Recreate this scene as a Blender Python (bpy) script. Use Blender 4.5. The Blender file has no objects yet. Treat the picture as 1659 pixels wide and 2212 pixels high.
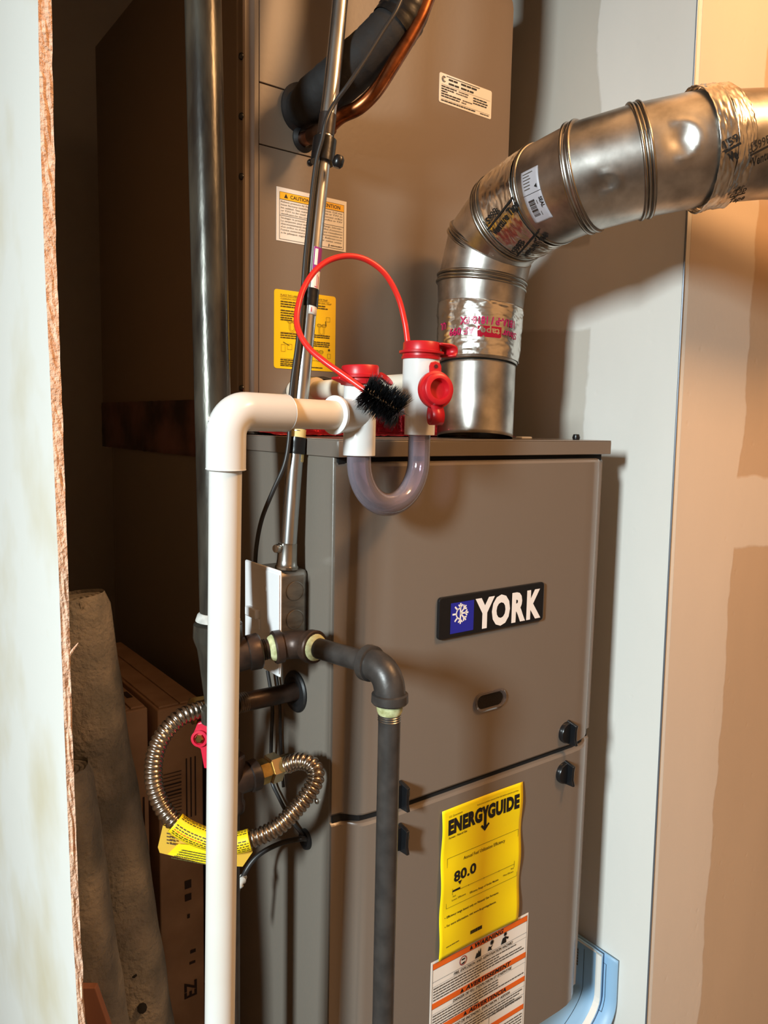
import bpy, bmesh, math, random
from mathutils import Vector, Matrix, noise
random.seed(7)
scene = bpy.context.scene
col = scene.collection
V = Vector
# ------------------------------------------------------------------ camera
# world: origin = front left top corner of the furnace, +x along its front, +y into the closet, +z up
F_PX = 1672.0; IW, IH = 1659.0, 2212.0
CAM = V((-0.4467, -0.6872, 0.01694))
RW = Matrix(((0.8016235, 0.0520049, -0.59556298), (-0.59750151, 0.10267549, -0.79526706), (0.01979194, 0.99335454, 0.1133801)))
cam_d = bpy.data.cameras.new('camera'); cam = bpy.data.objects.new('camera', cam_d); col.objects.link(cam)
cam_d.sensor_fit = 'HORIZONTAL'; cam_d.sensor_width = 36.0; cam_d.lens = 36.0*F_PX/IW
cam_d.clip_start = 0.02
cam.matrix_world = Matrix.Translation(CAM) @ RW.to_4x4()
scene.camera = cam
# ------------------------------------------------------------------ world, lights, exposure
scene.view_settings.view_transform = 'Standard'; scene.view_settings.look = 'None'
scene.view_settings.gamma = 1.0; scene.view_settings.use_curve_mapping = False
scene.view_settings.exposure = 1.36
w = bpy.data.worlds.new('world'); scene.world = w; w.use_nodes = True
w.node_tree.nodes['Background'].inputs[0].default_value = (1.0, 0.86, 0.74, 1)
w.node_tree.nodes['Background'].inputs[1].default_value = 0.05

def area_light(name, loc, target, size, power, color, size_y=None):
    l = bpy.data.lights.new(name, 'AREA'); l.energy = power; l.color = color; l.size = size
    if size_y: l.shape = 'RECTANGLE'; l.size_y = size_y
    o = bpy.data.objects.new(name, l); col.objects.link(o)
    o.location = loc; o.rotation_euler = (V(target)-V(loc)).to_track_quat('-Z', 'Y').to_euler()
    return o
def point_light(name, loc, r, power, color):
    l = bpy.data.lights.new(name, 'POINT'); l.energy = power; l.color = color; l.shadow_soft_size = r
    o = bpy.data.objects.new(name, l); col.objects.link(o); o.location = loc
    return o
# cool lamp in the hallway to the left, warm bulb on the hallway ceiling to the right
hl = area_light('hall_lamp', (-2.45, -1.16, 0.70), (0.40, -0.02, -0.72), 0.26, 9.2, (0.83, 0.96, 1.0), 0.5)
hl.data.spread = math.radians(80)
point_light('ceiling_bulb', (0.66, -0.96, 1.12), 0.14, 24, (1.0, 0.55, 0.24))

# ------------------------------------------------------------------ helpers
FWD = RW @ V((0, 0, -1))
def ray(px, py): return (RW @ V((px-829.5, -(py-1106.0), -F_PX))).normalized()
def at(px, py, d):
    r = ray(px, py); return CAM + r*(d/r.dot(FWD))
def onx(px, py, x):
    r = ray(px, py); return CAM + r*((x-CAM.x)/r.x)
def ony(px, py, y):
    r = ray(px, py); return CAM + r*((y-CAM.y)/r.y)
def onz(px, py, z):
    r = ray(px, py); return CAM + r*((z-CAM.z)/r.z)
def S(r, g, b):
    f = lambda c: (c/255/12.92) if c/255 <= 0.04045 else ((c/255+0.055)/1.055)**2.4
    return (f(r), f(g), f(b), 1)

def M(name, c, rough=.5, metal=0., var=0., vscale=20., c2=None, bump=0., bscale=80., spec=.5, coat=0., stretch=None, detail=4, fac=(.35, .65), bdist=.002, trans=0.):
    m = bpy.data.materials.new(name); m.use_nodes = True
    nt = m.node_tree; p = nt.nodes['Principled BSDF']
    p.inputs['Base Color'].default_value = c; p.inputs['Roughness'].default_value = rough; p.inputs['Metallic'].default_value = metal
    p.inputs['Specular IOR Level'].default_value = spec; p.inputs['Coat Weight'].default_value = coat
    p.inputs['Transmission Weight'].default_value = trans
    tc = nt.nodes.new('ShaderNodeNewGeometry')
    src = tc.outputs['Position']
    if stretch:
        mp = nt.nodes.new('ShaderNodeMapping'); mp.inputs['Scale'].default_value = stretch
        nt.links.new(src, mp.inputs['Vector']); src = mp.outputs['Vector']
    if c2 is not None or var:
        if c2 is None: c2 = tuple(min(1, x*(1-var)) for x in c[:3])+(1,)
        n = nt.nodes.new('ShaderNodeTexNoise'); n.inputs['Scale'].default_value = vscale; n.inputs['Detail'].default_value = detail
        nt.links.new(src, n.inputs['Vector'])
        mr = nt.nodes.new('ShaderNodeMapRange'); mr.inputs['From Min'].default_value = fac[0]; mr.inputs['From Max'].default_value = fac[1]
        nt.links.new(n.outputs['Fac'], mr.inputs['Value'])
        mx = nt.nodes.new('ShaderNodeMix'); mx.data_type = 'RGBA'
        mx.inputs[6].default_value = c; mx.inputs[7].default_value = c2
        nt.links.new(mr.outputs['Result'], mx.inputs[0]); nt.links.new(mx.outputs[2], p.inputs['Base Color'])
    if bump:
        n = nt.nodes.new('ShaderNodeTexNoise'); n.inputs['Scale'].default_value = bscale; n.inputs['Detail'].default_value = 3
        nt.links.new(src, n.inputs['Vector'])
        b = nt.nodes.new('ShaderNodeBump'); b.inputs['Strength'].default_value = bump; b.inputs['Distance'].default_value = bdist
        nt.links.new(n.outputs['Fac'], b.inputs['Height']); nt.links.new(b.outputs['Normal'], p.inputs['Normal'])
    return m

def frame(a):
    a = V(a).normalized(); t = V((0, 0, 1)) if abs(a.z) < .9 else V((1, 0, 0))
    e1 = t.cross(a).normalized(); return e1, a.cross(e1)

def catmull(pts, n=8):
    P = [V(p) for p in pts]; P = [P[0]*2-P[1]]+P+[P[-1]*2-P[-2]]; out = []
    for i in range(1, len(P)-2):
        a, b, c, d = P[i-1], P[i], P[i+1], P[i+2]
        for k in range(n):
            t = k/n
            out.append(.5*((2*b)+(c-a)*t+(2*a-5*b+4*c-d)*t*t+(3*b-a-3*c+d)*t**3))
    out.append(P[-2]); return out

class MB:
    def __init__(s): s.v = []; s.f = []
    def add(s, vs, fs):
        o = len(s.v); s.v += [V(x) for x in vs]; s.f += [tuple(i+o for i in f) for f in fs]; return s
    def box(s, a, b):
        x0, x1 = sorted((a[0], b[0])); y0, y1 = sorted((a[1], b[1])); z0, z1 = sorted((a[2], b[2]))
        return s.add([(x0,y0,z0),(x1,y0,z0),(x1,y1,z0),(x0,y1,z0),(x0,y0,z1),(x1,y0,z1),(x1,y1,z1),(x0,y1,z1)],
                     [(0,3,2,1),(4,5,6,7),(0,1,5,4),(1,2,6,5),(2,3,7,6),(3,0,4,7)])
    def obox(s, c, ex, ey, ez):
        c, ex, ey, ez = V(c), V(ex), V(ey), V(ez)
        vs = [c+ex*i+ey*j+ez*k for k in (-1, 1) for (i, j) in ((-1,-1),(1,-1),(1,1),(-1,1))]
        return s.add(vs, [(0,3,2,1),(4,5,6,7),(0,1,5,4),(1,2,6,5),(2,3,7,6),(3,0,4,7)])
    def tube(s, path, r, seg=24, caps=True, up=None):
        P = [V(p) for p in path]; n = len(P)
        R = list(r) if isinstance(r, (list, tuple)) else [r]*n
        T = [(P[min(i+1, n-1)]-P[max(i-1, 0)]).normalized() for i in range(n)]
        e1 = frame(T[0])[0] if up is None else (V(up)-T[0]*V(up).dot(T[0])).normalized()
        vs = []
        for i in range(n):
            e1 = (e1-T[i]*e1.dot(T[i])).normalized(); e2 = T[i].cross(e1)
            for k in range(seg):
                a = 2*math.pi*k/seg; vs.append(P[i]+(e1*math.cos(a)+e2*math.sin(a))*R[i])
        fs = [(i*seg+k, i*seg+(k+1) % seg, (i+1)*seg+(k+1) % seg, (i+1)*seg+k) for i in range(n-1) for k in range(seg)]
        if caps: fs += [tuple(reversed(range(seg))), tuple(range((n-1)*seg, n*seg))]
        return s.add(vs, fs)
    def lathe(s, prof, O, A, seg=32, caps=True):
        O = V(O); A = V(A).normalized(); e1, e2 = frame(A); n = len(prof)
        vs = [O+A*h+(e1*math.cos(2*math.pi*k/seg)+e2*math.sin(2*math.pi*k/seg))*max(r, 1e-5) for r, h in prof for k in range(seg)]
        fs = [(i*seg+k, i*seg+(k+1) % seg, (i+1)*seg+(k+1) % seg, (i+1)*seg+k) for i in range(n-1) for k in range(seg)]
        if caps: fs += [tuple(reversed(range(seg))), tuple(range((n-1)*seg, n*seg))]
        return s.add(vs, fs)
    def cyl(s, a, b, r, r2=None, seg=28):
        a, b = V(a), V(b); L = (b-a).length
        return s.lathe([(r, 0), (r if r2 is None else r2, L)], a, b-a, seg)
    def prism(s, poly, O, U, Vv, depth):
        O, U, Vv = V(O), V(U), V(Vv); N = U.cross(Vv).normalized(); n = len(poly)
        a = [O+U*p[0]+Vv*p[1] for p in poly]; b = [x+N*depth for x in a]
        return s.add(a+b, [tuple(reversed(range(n))), tuple(range(n, 2*n))]+[(i, (i+1) % n, n+(i+1) % n, n+i) for i in range(n)])
    def flat(s, poly, O, U, Vv):
        O, U, Vv = V(O), V(U), V(Vv)
        return s.add([O+U*p[0]+Vv*p[1] for p in poly], [tuple(range(len(poly)))])
    def grid(s, fn, nu, nv):
        vs = [fn(i/nu, j/nv) for j in range(nv+1) for i in range(nu+1)]
        return s.add(vs, [(j*(nu+1)+i, j*(nu+1)+i+1, (j+1)*(nu+1)+i+1, (j+1)*(nu+1)+i) for j in range(nv) for i in range(nu)])
    def build(s, name, mat, parent=None, smooth=40, bevel=0, solid=0, label=None, subsurf=0):
        me = bpy.data.meshes.new(name)
        off = V((0, 0, 0))
        q = parent
        while q is not None: off += q.location; q = q.parent
        me.from_pydata([tuple(v-off) for v in s.v], [], s.f); me.update()
        me.materials.append(mat)
        if smooth:
            me.shade_smooth(); me.set_sharp_from_angle(angle=math.radians(smooth))
        o = bpy.data.objects.new(name, me); col.objects.link(o)
        if parent is not None: o.parent = parent
        if solid:
            m = o.modifiers.new('solid', 'SOLIDIFY'); m.thickness = solid; m.offset = 0
        if bevel:
            m = o.modifiers.new('bevel', 'BEVEL'); m.width = bevel; m.segments = 2; m.limit_method = 'ANGLE'
        if subsurf:
            m = o.modifiers.new('sub', 'SUBSURF'); m.levels = m.render_levels = subsurf
        if label: o['label'] = label
        return o

def tag(o, label, cat, group=None):
    o['label'] = label; o['category'] = cat
    if group: o['group'] = group
    return o
def thing(name, loc, label, cat, group=None):
    o = bpy.data.objects.new(name, None); col.objects.link(o); o.location = loc; o.empty_display_size = .03
    return tag(o, label, cat, group)
def structure(o):
    o['kind'] = 'structure'; return o

_tc = {}
def text2d(s, bold=0., shear=0.):
    """outline of a line of lettering: 2D vertices (cap height 1, left 0) and faces"""
    k = (s, bold, shear)
    if k in _tc: return _tc[k]
    c = bpy.data.curves.new('t', 'FONT'); c.body = s; c.size = 1.0; c.offset = bold; c.shear = shear; c.resolution_u = 3; c.space_character = 1+bold*1.6; c.fill_mode = 'FRONT'
    o = bpy.data.objects.new('t', c); col.objects.link(o)
    dg = bpy.context.evaluated_depsgraph_get(); me = bpy.data.meshes.new_from_object(o.evaluated_get(dg))
    vs = [(v.co.x, v.co.y) for v in me.vertices]; fs = [tuple(p.vertices) for p in me.polygons]
    bpy.data.objects.remove(o); bpy.data.curves.remove(c); bpy.data.meshes.remove(me)
    x0 = min(v[0] for v in vs); x1 = max(v[0] for v in vs)
    cap = 0.729
    vs = [((x-x0)/cap, y/cap) for x, y in vs]
    _tc[k] = (vs, fs, (x1-x0)/cap); return _tc[k]

class Print:
    """flat print on a surface: pos(u, v) maps metres on the sheet (u right, v down) to a point"""
    def __init__(s, pos): s.pos = pos; s.mb = {}
    def m(s, k): return s.mb.setdefault(k, MB())
    def text(s, k, t, u, v, h, w=None, bold=0., shear=0., align='L', rot=0.):
        vs, fs, L = text2d(t, bold, shear)
        sx = h if w is None else w/L
        if align == 'C': u = u-(L*sx)/2*math.cos(rot)
        if align == 'R': u = u-L*sx
        c, sn = math.cos(rot), math.sin(rot)
        s.m(k).add([s.pos(u+x*sx*c+y*h*sn, v-(y*h*c-x*sx*sn)) for x, y in vs], fs)
    def rect(s, k, u0, v0, u1, v1, n=1):
        for i in range(n):
            a = u0+(u1-u0)*i/n; b = u0+(u1-u0)*(i+1)/n
            s.m(k).add([s.pos(a, v1), s.pos(b, v1), s.pos(b, v0), s.pos(a, v0)], [(0, 1, 2, 3)])
    def frame(s, k, u0, v0, u1, v1, t):
        for r in ((u0, v0, u1, v0+t), (u0, v1-t, u1, v1), (u0, v0, u0+t, v1), (u1-t, v0, u1, v1)): s.rect(k, *r)
    def poly(s, k, pts): s.m(k).add([s.pos(*p) for p in pts], [tuple(range(len(pts)))])
    def stroke(s, k, pts, t):
        for (a, b), (c, d) in zip(pts, pts[1:]):
            L = math.hypot(c-a, d-b) or 1; nx, ny = -(d-b)/L*t/2, (c-a)/L*t/2
            s.poly(k, [(a+nx, b+ny), (c+nx, d+ny), (c-nx, d-ny), (a-nx, b-ny)])
    def arc(s, k, u, v, r, t, a0=0, a1=360, n=20, ry=None):
        ry = ry or r
        s.stroke(k, [(u+r*math.cos(math.radians(a0+(a1-a0)*i/n)), v+ry*math.sin(math.radians(a0+(a1-a0)*i/n))) for i in range(n+1)], t)
    def words(s, k, u0, v, u1, h, last=1.0):
        u = u0; end = u0+(u1-u0)*last
        while u < end-h:
            L = min(h*random.uniform(1.5, 5.5), end-u); s.rect(k, u, v-h, u+L, v); u += L+h*.55
    def build(s, parent, mats, names=None):
        for k, mb in s.mb.items():
            if k[0] != 'p': mb.v = [v+(CAM-v).normalized()*.00025 for v in mb.v]
            b = k.split('#')[0]; mb.build((names or {}).get(b, 'lettering' if b.startswith('t') else 'printed_panel'), mats[b], parent, smooth=0)

def sheet(parent, name, mat, O, U, Vd, w, h, th=.0006, r=0., label=None, lift=.0004):
    """thin label stuck on a plane; returns the sheet and its pos(u, v)"""
    O, U, Vd = V(O), V(U).normalized(), V(Vd).normalized(); N = Vd.cross(U)
    if r:
        poly = []
        for cx, cy, a0 in ((w-r, r, -90), (w-r, h-r, 0), (r, h-r, 90), (r, r, 180)):
            for i in range(5):
                a = math.radians(a0+22.5*i); poly.append((cx+r*math.cos(a), cy+r*math.sin(a)))
    else: poly = [(0, 0), (w, 0), (w, h), (0, h)]
    mb = MB(); n = len(poly)
    a = [O+U*p[0]+Vd*p[1] for p in poly]; b = [x+N*th for x in a]
    mb.add(a+b, [tuple(range(n)), tuple(reversed(range(n, 2*n)))]+[(i, n+i, n+(i+1) % n, (i+1) % n) for i in range(n)])
    o = mb.build(name, mat, parent, smooth=0, label=label)
    return o, (lambda u, v: O+U*u+Vd*v+N*(th+lift))

# ------------------------------------------------------------------ materials
paint = M('taupe enamel', S(120, 110, 100), rough=.25, bump=.05, bscale=260, spec=.45)
paint_side = M('taupe enamel side', S(121, 113, 103), rough=.30, bump=.06, bscale=240, spec=.45)
paint_c = M('taupe enamel coil', S(124, 109, 94), rough=.40, bump=.06, bscale=160, spec=.4)
gapblack = M('dark gap', S(18, 18, 18), rough=.8)
galv = M('galvanised steel', S(216, 212, 205), rough=.34, metal=1., c2=S(160, 156, 150), vscale=26, bump=.04, bscale=60)
galv_d = M('galvanised steel seams', S(170, 166, 158), rough=.28, metal=1., var=.3, vscale=40)
foil = M('aluminium foil tape', S(228, 224, 216), rough=.24, metal=1., var=.12, vscale=60, bump=.15, bscale=90)
foil_red = M('red foil tape', S(206, 40, 52), rough=.2, metal=.75, c2=S(150, 30, 40), vscale=70, bump=.5, bscale=120)
emt = M('conduit zinc', S(204, 206, 206), rough=.27, metal=1., var=.22, vscale=120, stretch=(1, 1, .12), bump=.06, bscale=200)
zinc = M('zinc fitting', S(190, 186, 178), rough=.25, metal=1., var=.2, vscale=60)
steelbox = M('stamped steel box', S(172, 166, 158), rough=.42, metal=.9, var=.35, vscale=35, bump=.25, bscale=60, stretch=(1, 1, 3))
iron = M('black iron pipe', S(76, 72, 69), rough=.38, metal=.35, c2=S(60, 57, 55), vscale=60, bump=.12, bscale=140)
iron_b = M('brown stained iron', S(74, 56, 46), rough=.40, metal=.4, c2=S(40, 34, 31), vscale=45, bump=.15, bscale=120)
iron_w = M('scuffed black iron', S(84, 82, 73), rough=.30, metal=.5, c2=S(44, 41, 37), vscale=38, stretch=(1.2, 1.2, .3), bump=.25, bscale=90, detail=8)
thread = M('bare threads', S(170, 166, 158), rough=.3, metal=1.)
dope = M('pale green pipe dope', S(214, 218, 168), rough=.6, c2=S(150, 150, 96), vscale=120)
dope_w = M('white pipe dope', S(205, 205, 198), rough=.7, var=.3, vscale=90)
pvc = M('white pvc', S(222, 222, 218), rough=.33, c2=S(218, 215, 206), vscale=9, spec=.5, bump=.02, bscale=150)
pvc_f = M('white pvc fitting', S(226, 226, 223), rough=.24, var=.03, vscale=10)
pvc_y = M('aged pvc', S(236, 224, 204), rough=.4, var=.08, vscale=20)
redp = M('red rubber cap', S(196, 26, 36), rough=.36, var=.12, vscale=30)
redw = M('red plastic wire', S(222, 44, 38), rough=.3)
redh = M('red valve handle', S(214, 30, 60), rough=.4, var=.1, vscale=60)
bristle = M('black nylon bristle', S(16, 16, 17), rough=.3)
brass = M('brass', S(196, 164, 96), rough=.28, metal=1., c2=S(150, 120, 66), vscale=60)
brass_b = M('bright plated nut', S(216, 196, 156), rough=.22, metal=1., var=.15, vscale=50)
stainless = M('corrugated stainless', S(186, 174, 160), rough=.24, metal=1., var=.15, vscale=40)
black = M('black rubber', S(24, 24, 25), rough=.5)
blackg = M('black plastic', S(22, 23, 25), rough=.28)
btape = M('black vinyl tape', S(20, 20, 21), rough=.3, bump=.3, bscale=50)
foam = M('black foam insulation', S(26, 25, 25), rough=.75, var=.3, vscale=60, bump=.3, bscale=140)
copper = M('copper', S(176, 106, 64), rough=.32, metal=1., c2=S(104, 62, 40), vscale=35, bump=.1, bscale=80)
cable = M('black cable', S(44, 42, 41), rough=.4)
white = M('white paper', S(240, 236, 228), rough=.55)
whitep = M('white plastic plate', S(236, 236, 236), rough=.3)
white_l = M('white ink', S(245, 245, 245), rough=.4)
ink = M('black ink', S(20, 19, 18), rough=.6)
ink_g = M('grey ink', S(92, 84, 76), rough=.6)
ink_gy = M('olive ink', S(120, 104, 20), rough=.6)
orange = M('orange ink', S(233, 104, 24), rough=.55)
yellow = M('yellow label', S(250, 206, 10), rough=.5)
yellow_e = M('bright yellow paper', S(252, 226, 10), rough=.5)
yellow_o = M('caution yellow', S(250, 192, 30), rough=.55)
magenta = M('magenta ink', S(200, 30, 92), rough=.3)
purple = M('purple ink', S(150, 40, 130), rough=.4)
blue_i = M('blue enamel', S(38, 44, 158), rough=.3)
cream = M('masking tape', S(226, 206, 140), rough=.6)
label_g = M('grey label film', S(186, 184, 190), rough=.4)
card = M('cardboard', S(196, 158, 126), rough=.85, c2=S(170, 134, 104), vscale=14, bump=.12, bscale=60)
card_ink = M('carton print', S(66, 50, 44), rough=.9)
pad = M('grey carpet padding', S(174, 164, 150), rough=1., c2=S(134, 130, 122), vscale=22, bump=.9, bscale=160, bdist=.004)
pad_d = M('dark stain', S(40, 38, 40), rough=1.)
wood = M('reddish board', S(160, 108, 84), rough=.7, var=.3, vscale=30, stretch=(1, 1, .1))
fibre = M('fibreboard cut edge', S(240, 205, 178), rough=.95, c2=S(214, 168, 136), vscale=160, bump=1., bscale=300, bdist=.003, detail=8)
boardw = M('white board face', S(228, 226, 218), rough=.6, c2=S(212, 202, 176), fac=(.5, .72), vscale=5, bump=.06, bscale=200)
blue_p = M('pale blue cover', S(150, 190, 222), rough=.45)
grey_b = M('metal bead', S(120, 126, 136), rough=.4, metal=.6)
conc = M('concrete floor', S(120, 112, 102), rough=.85, var=.2, vscale=6, bump=.2, bscale=60)
dullwall = M('unpainted closet wall', S(226, 218, 208), rough=.9, var=.08, vscale=3)
hallwall = M('hall paint', S(214, 206, 194), rough=.8, var=.03, vscale=2)

def clear_mat(name, c, diff, fac, rough=.08):
    m = bpy.data.materials.new(name); m.use_nodes = True; nt = m.node_tree; p = nt.nodes['Principled BSDF']; out = nt.nodes['Material Output']
    p.inputs['Base Color'].default_value = diff; p.inputs['Roughness'].default_value = rough; p.inputs['Coat Weight'].default_value = .6
    t = nt.nodes.new('ShaderNodeBsdfTransparent'); t.inputs[0].default_value = c
    lw = nt.nodes.new('ShaderNodeLayerWeight'); lw.inputs[0].default_value = .35
    mr = nt.nodes.new('ShaderNodeMapRange'); mr.inputs['To Min'].default_value = fac[0]; mr.inputs['To Max'].default_value = fac[1]
    nt.links.new(lw.outputs['Facing'], mr.inputs['Value'])
    mx = nt.nodes.new('ShaderNodeMixShader'); nt.links.new(mr.outputs['Result'], mx.inputs[0])
    nt.links.new(t.outputs[0], mx.inputs[1]); nt.links.new(p.outputs[0], mx.inputs[2])
    gl = nt.nodes.new('ShaderNodeBsdfGlossy'); gl.inputs['Roughness'].default_value = rough; fr = nt.nodes.new('ShaderNodeFresnel'); fr.inputs[0].default_value = 1.5
    m2 = nt.nodes.new('ShaderNodeMixShader'); nt.links.new(fr.outputs[0], m2.inputs[0]); nt.links.new(mx.outputs[0], m2.inputs[1]); nt.links.new(gl.outputs[0], m2.inputs[2]); nt.links.new(m2.outputs[0], out.inputs['Surface'])
    return m
clearpvc = clear_mat('clear purple pvc', (.86, .80, .88, 1), S(220, 208, 224), (.12, .55))
clearglass = clear_mat('clear sight plastic', (.8, .8, .8, 1), S(150, 140, 140), (.15, .7))

# wall board with joint compound: position driven patches with wavy edges
def wall_mat(name, axis, edges, bands, mud, paper):
    """axis: index of the horizontal world coordinate; edges: [(coordinate, softness)] paper begins beyond; bands: [(z0,z1)] of compound across"""
    m = bpy.data.materials.new(name); m.use_nodes = True; nt = m.node_tree; N = nt.nodes; L = nt.links
    p = N['Principled BSDF']; p.inputs['Roughness'].default_value = .75
    g = N.new('ShaderNodeNewGeometry'); sp = N.new('ShaderNodeSeparateXYZ'); L.new(g.outputs['Position'], sp.inputs[0])
    no = N.new('ShaderNodeTexNoise'); no.inputs['Scale'].default_value = 7; no.inputs['Detail'].default_value = 5
    L.new(g.outputs['Position'], no.inputs['Vector'])
    def math_(op, a, b, clamp=False):
        n = N.new('ShaderNodeMath'); n.operation = op; n.use_clamp = clamp
        for i, x in enumerate((a, b)):
            if isinstance(x, (int, float)): n.inputs[i].default_value = x
            else: L.new(x, n.inputs[i])
        return n.outputs[0]
    wob = math_('MULTIPLY', math_('SUBTRACT', no.outputs['Fac'], .5), .05)
    h = math_('ADD', sp.outputs[axis], wob); z = math_('ADD', sp.outputs[2], math_('MULTIPLY', wob, .8))
    def step(x, e, s): return math_('MULTIPLY_ADD' if False else 'MULTIPLY', math_('SUBTRACT', x, e), 1/s, True)
    (e, s, slope) = edges
    hh = math_('SUBTRACT', h, math_('MULTIPLY', sp.outputs[2], slope))
    mask = step(hh, e, s)
    for z0, z1, s2 in bands:
        inside = math_('MULTIPLY', step(z, z0, s2), math_('SUBTRACT', 1., step(z, z1, s2)))
        mask = math_('MULTIPLY', mask, math_('SUBTRACT', 1., inside))
    mx = N.new('ShaderNodeMix'); mx.data_type = 'RGBA'; mx.inputs[6].default_value = mud; mx.inputs[7].default_value = paper
    L.new(mask, mx.inputs[0])
    n2 = N.new('ShaderNodeTexNoise'); n2.inputs['Scale'].default_value = 5; n2.inputs['Detail'].default_value = 6
    mp = N.new('ShaderNodeMapping'); mp.inputs['Scale'].default_value = (1, 1, .35); L.new(g.outputs['Position'], mp.inputs[0]); L.new(mp.outputs[0], n2.inputs['Vector'])
    m2 = N.new('ShaderNodeMix'); m2.data_type = 'RGBA'; m2.blend_type = 'MULTIPLY'; m2.inputs[0].default_value = 1
    cr = N.new('ShaderNodeMapRange'); cr.inputs['From Min'].default_value = .35; cr.inputs['From Max'].default_value = .65; cr.inputs['To Min'].default_value = .93; cr.inputs['To Max'].default_value = 1.0
    L.new(n2.outputs['Fac'], cr.inputs['Value']); cc = N.new('ShaderNodeCombineColor')
    for i in range(3): L.new(cr.outputs['Result'], cc.inputs[i])
    L.new(mx.outputs[2], m2.inputs[6]); L.new(cc.outputs[0], m2.inputs[7]); L.new(m2.outputs[2], p.inputs['Base Color'])
    n3 = N.new('ShaderNodeTexNoise'); n3.inputs['Scale'].default_value = 120; n3.inputs['Detail'].default_value = 3; L.new(g.outputs['Position'], n3.inputs['Vector'])
    vo = N.new('ShaderNodeTexVoronoi'); vo.inputs['Scale'].default_value = 26; L.new(g.outputs['Position'], vo.inputs['Vector'])
    pit = N.new('ShaderNodeMapRange'); pit.inputs['From Min'].default_value = .02; pit.inputs['From Max'].default_value = .13; L.new(vo.outputs['Distance'], pit.inputs['Value'])
    hsum = math_('ADD', math_('ADD', math_('MULTIPLY', n3.outputs['Fac'], .25), math_('MULTIPLY', mask, -.35)), math_('MULTIPLY', pit.outputs['Result'], .35))
    b = N.new('ShaderNodeBump'); b.inputs['Strength'].default_value = .35; b.inputs['Distance'].default_value = .002
    L.new(hsum, b.inputs['Height']); L.new(b.outputs['Normal'], p.inputs['Normal'])
    return m
wall_side_m = wall_mat('closet side wall board', 1, (.098, .004, 0.), [(.17, .29, .006)], S(236, 232, 223), S(210, 203, 190))
wall_face_m = wall_mat('hall face wall board', 0, (.700, .004, .0), [(-.17, -.055, .005)], S(224, 206, 186), S(204, 174, 142))

# ------------------------------------------------------------------ the setting
FLOOR = -1.14; PAD = -.96; CEIL = 1.52
structure(MB().box((-2.9, -2.6, FLOOR-.05), (3.0, 1.25, FLOOR)).build('floor', conc, smooth=0))
structure(MB().box((-2.9, -2.6, CEIL), (3.0, 1.25, CEIL+.05)).build('ceiling', hallwall, smooth=0))
YW = -.06
cT = ony(1507, 0, YW); cB = ony(1395, 2212, YW)
def corner_x(z): return cT.x+(cB.x-cT.x)*(z-cT.z)/(cB.z-cT.z)
xa, xb = corner_x(FLOOR), corner_x(CEIL)
mb = MB(); mb.add([(xa, YW, FLOOR), (xa, 1.2, FLOOR), (xb, 1.2, CEIL), (xb, YW, CEIL), (xa+.012, YW, FLOOR), (xa+.012, 1.2, FLOOR), (xb+.012, 1.2, CEIL), (xb+.012, YW, CEIL)],
    [(0, 3, 2, 1), (4, 5, 6, 7), (0, 1, 5, 4), (1, 2, 6, 5), (2, 3, 7, 6), (3, 0, 4, 7)])
structure(mb.build('wall_right', wall_side_m, smooth=0))
mb = MB(); mb.add([(xa+.0125, YW, FLOOR), (3.0, YW, FLOOR), (3.0, YW, CEIL), (xb+.0125, YW, CEIL), (xa+.0125, YW+.09, FLOOR), (3.0, YW+.09, FLOOR), (3.0, YW+.09, CEIL), (xb+.0125, YW+.09, CEIL)],
    [(0, 1, 2, 3), (4, 7, 6, 5), (0, 4, 5, 1), (1, 5, 6, 2), (2, 6, 7, 3), (3, 7, 4, 0)])
structure(mb.build('wall_front', wall_face_m, smooth=0))
# corner bead
mb = MB(); mb.tube([(xa-.0004, YW-.0004, FLOOR+.001), (xb-.0004, YW-.0004, CEIL-.001)], .0014, 8)
structure(mb.build('trim_1', grey_b))
structure(MB().box((-.7, 1.2, FLOOR), (xa+.1, 1.25, CEIL)).build('wall_back', dullwall, smooth=0))
structure(MB().box((-.7, YW, .78), (xb-.004, YW+.09, CEIL)).build('added_header', hallwall, smooth=0))  # unseen header, added to keep the bulb's light off the closet back
structure(MB().box((-2.9, -2.6, FLOOR), (3.0, -2.55, CEIL)).build('wall_rear', hallwall, smooth=0))
structure(MB().box((-2.95, -2.6, FLOOR), (-2.9, 1.25, CEIL)).build('wall_side', hallwall, smooth=0))
# closet's left sheet: white face, fibrous cut edge toward the hall
XB = -.272
ed = [(-1900, 20, 70), (-260, 74, 105), (0, 82, 111.5), (280, 87, 116), (560, 96, 121.6), (900, 112, 135), (1240, 127, 147), (1500, 136, 154), (1760, 146, 162.5), (1990, 156, 172.5), (2212, 169, 184.5), (2600, 183, 196), (9000, 0, 0)]
L0, R0 = [], []
for py, a, b in ed:
    p = V((XB, .12, CEIL)) if py < -300 else (V((XB, L0[-1].y, FLOOR)) if py > 3000 else onx(a, py, XB)); L0.append(p); R0.append(p+V((.0135, 0, 0)) if py < -300 else (p+(R0[-1]-L0[-2]) if py > 3000 else ony(b, py, p.y)))
def rough_edge(pts, amp, sd):
    out = []
    for a, b in zip(pts, pts[1:]):
        n = max(2, int(abs((a-b).z)/.012))
        for i in range(n):
            p = a.lerp(b, i/n); k = noise.noise(V((p.z*40, sd, 0)))+.6*noise.noise(V((p.z*110, sd, 3)))
            out.append(p+V((amp*k, 0, 0)))
    return out+[pts[-1]]
LL = rough_edge(L0, .0003, 1.); RR = rough_edge(R0, .0009, 5.); n = len(LL)
BK = 1.2
mb = MB(); vs = [p for p in LL]+[V((p.x, BK, p.z)) for p in LL]
mb.add(vs, [(i, n+i, n+i+1, i+1) for i in range(n-1)])
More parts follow.
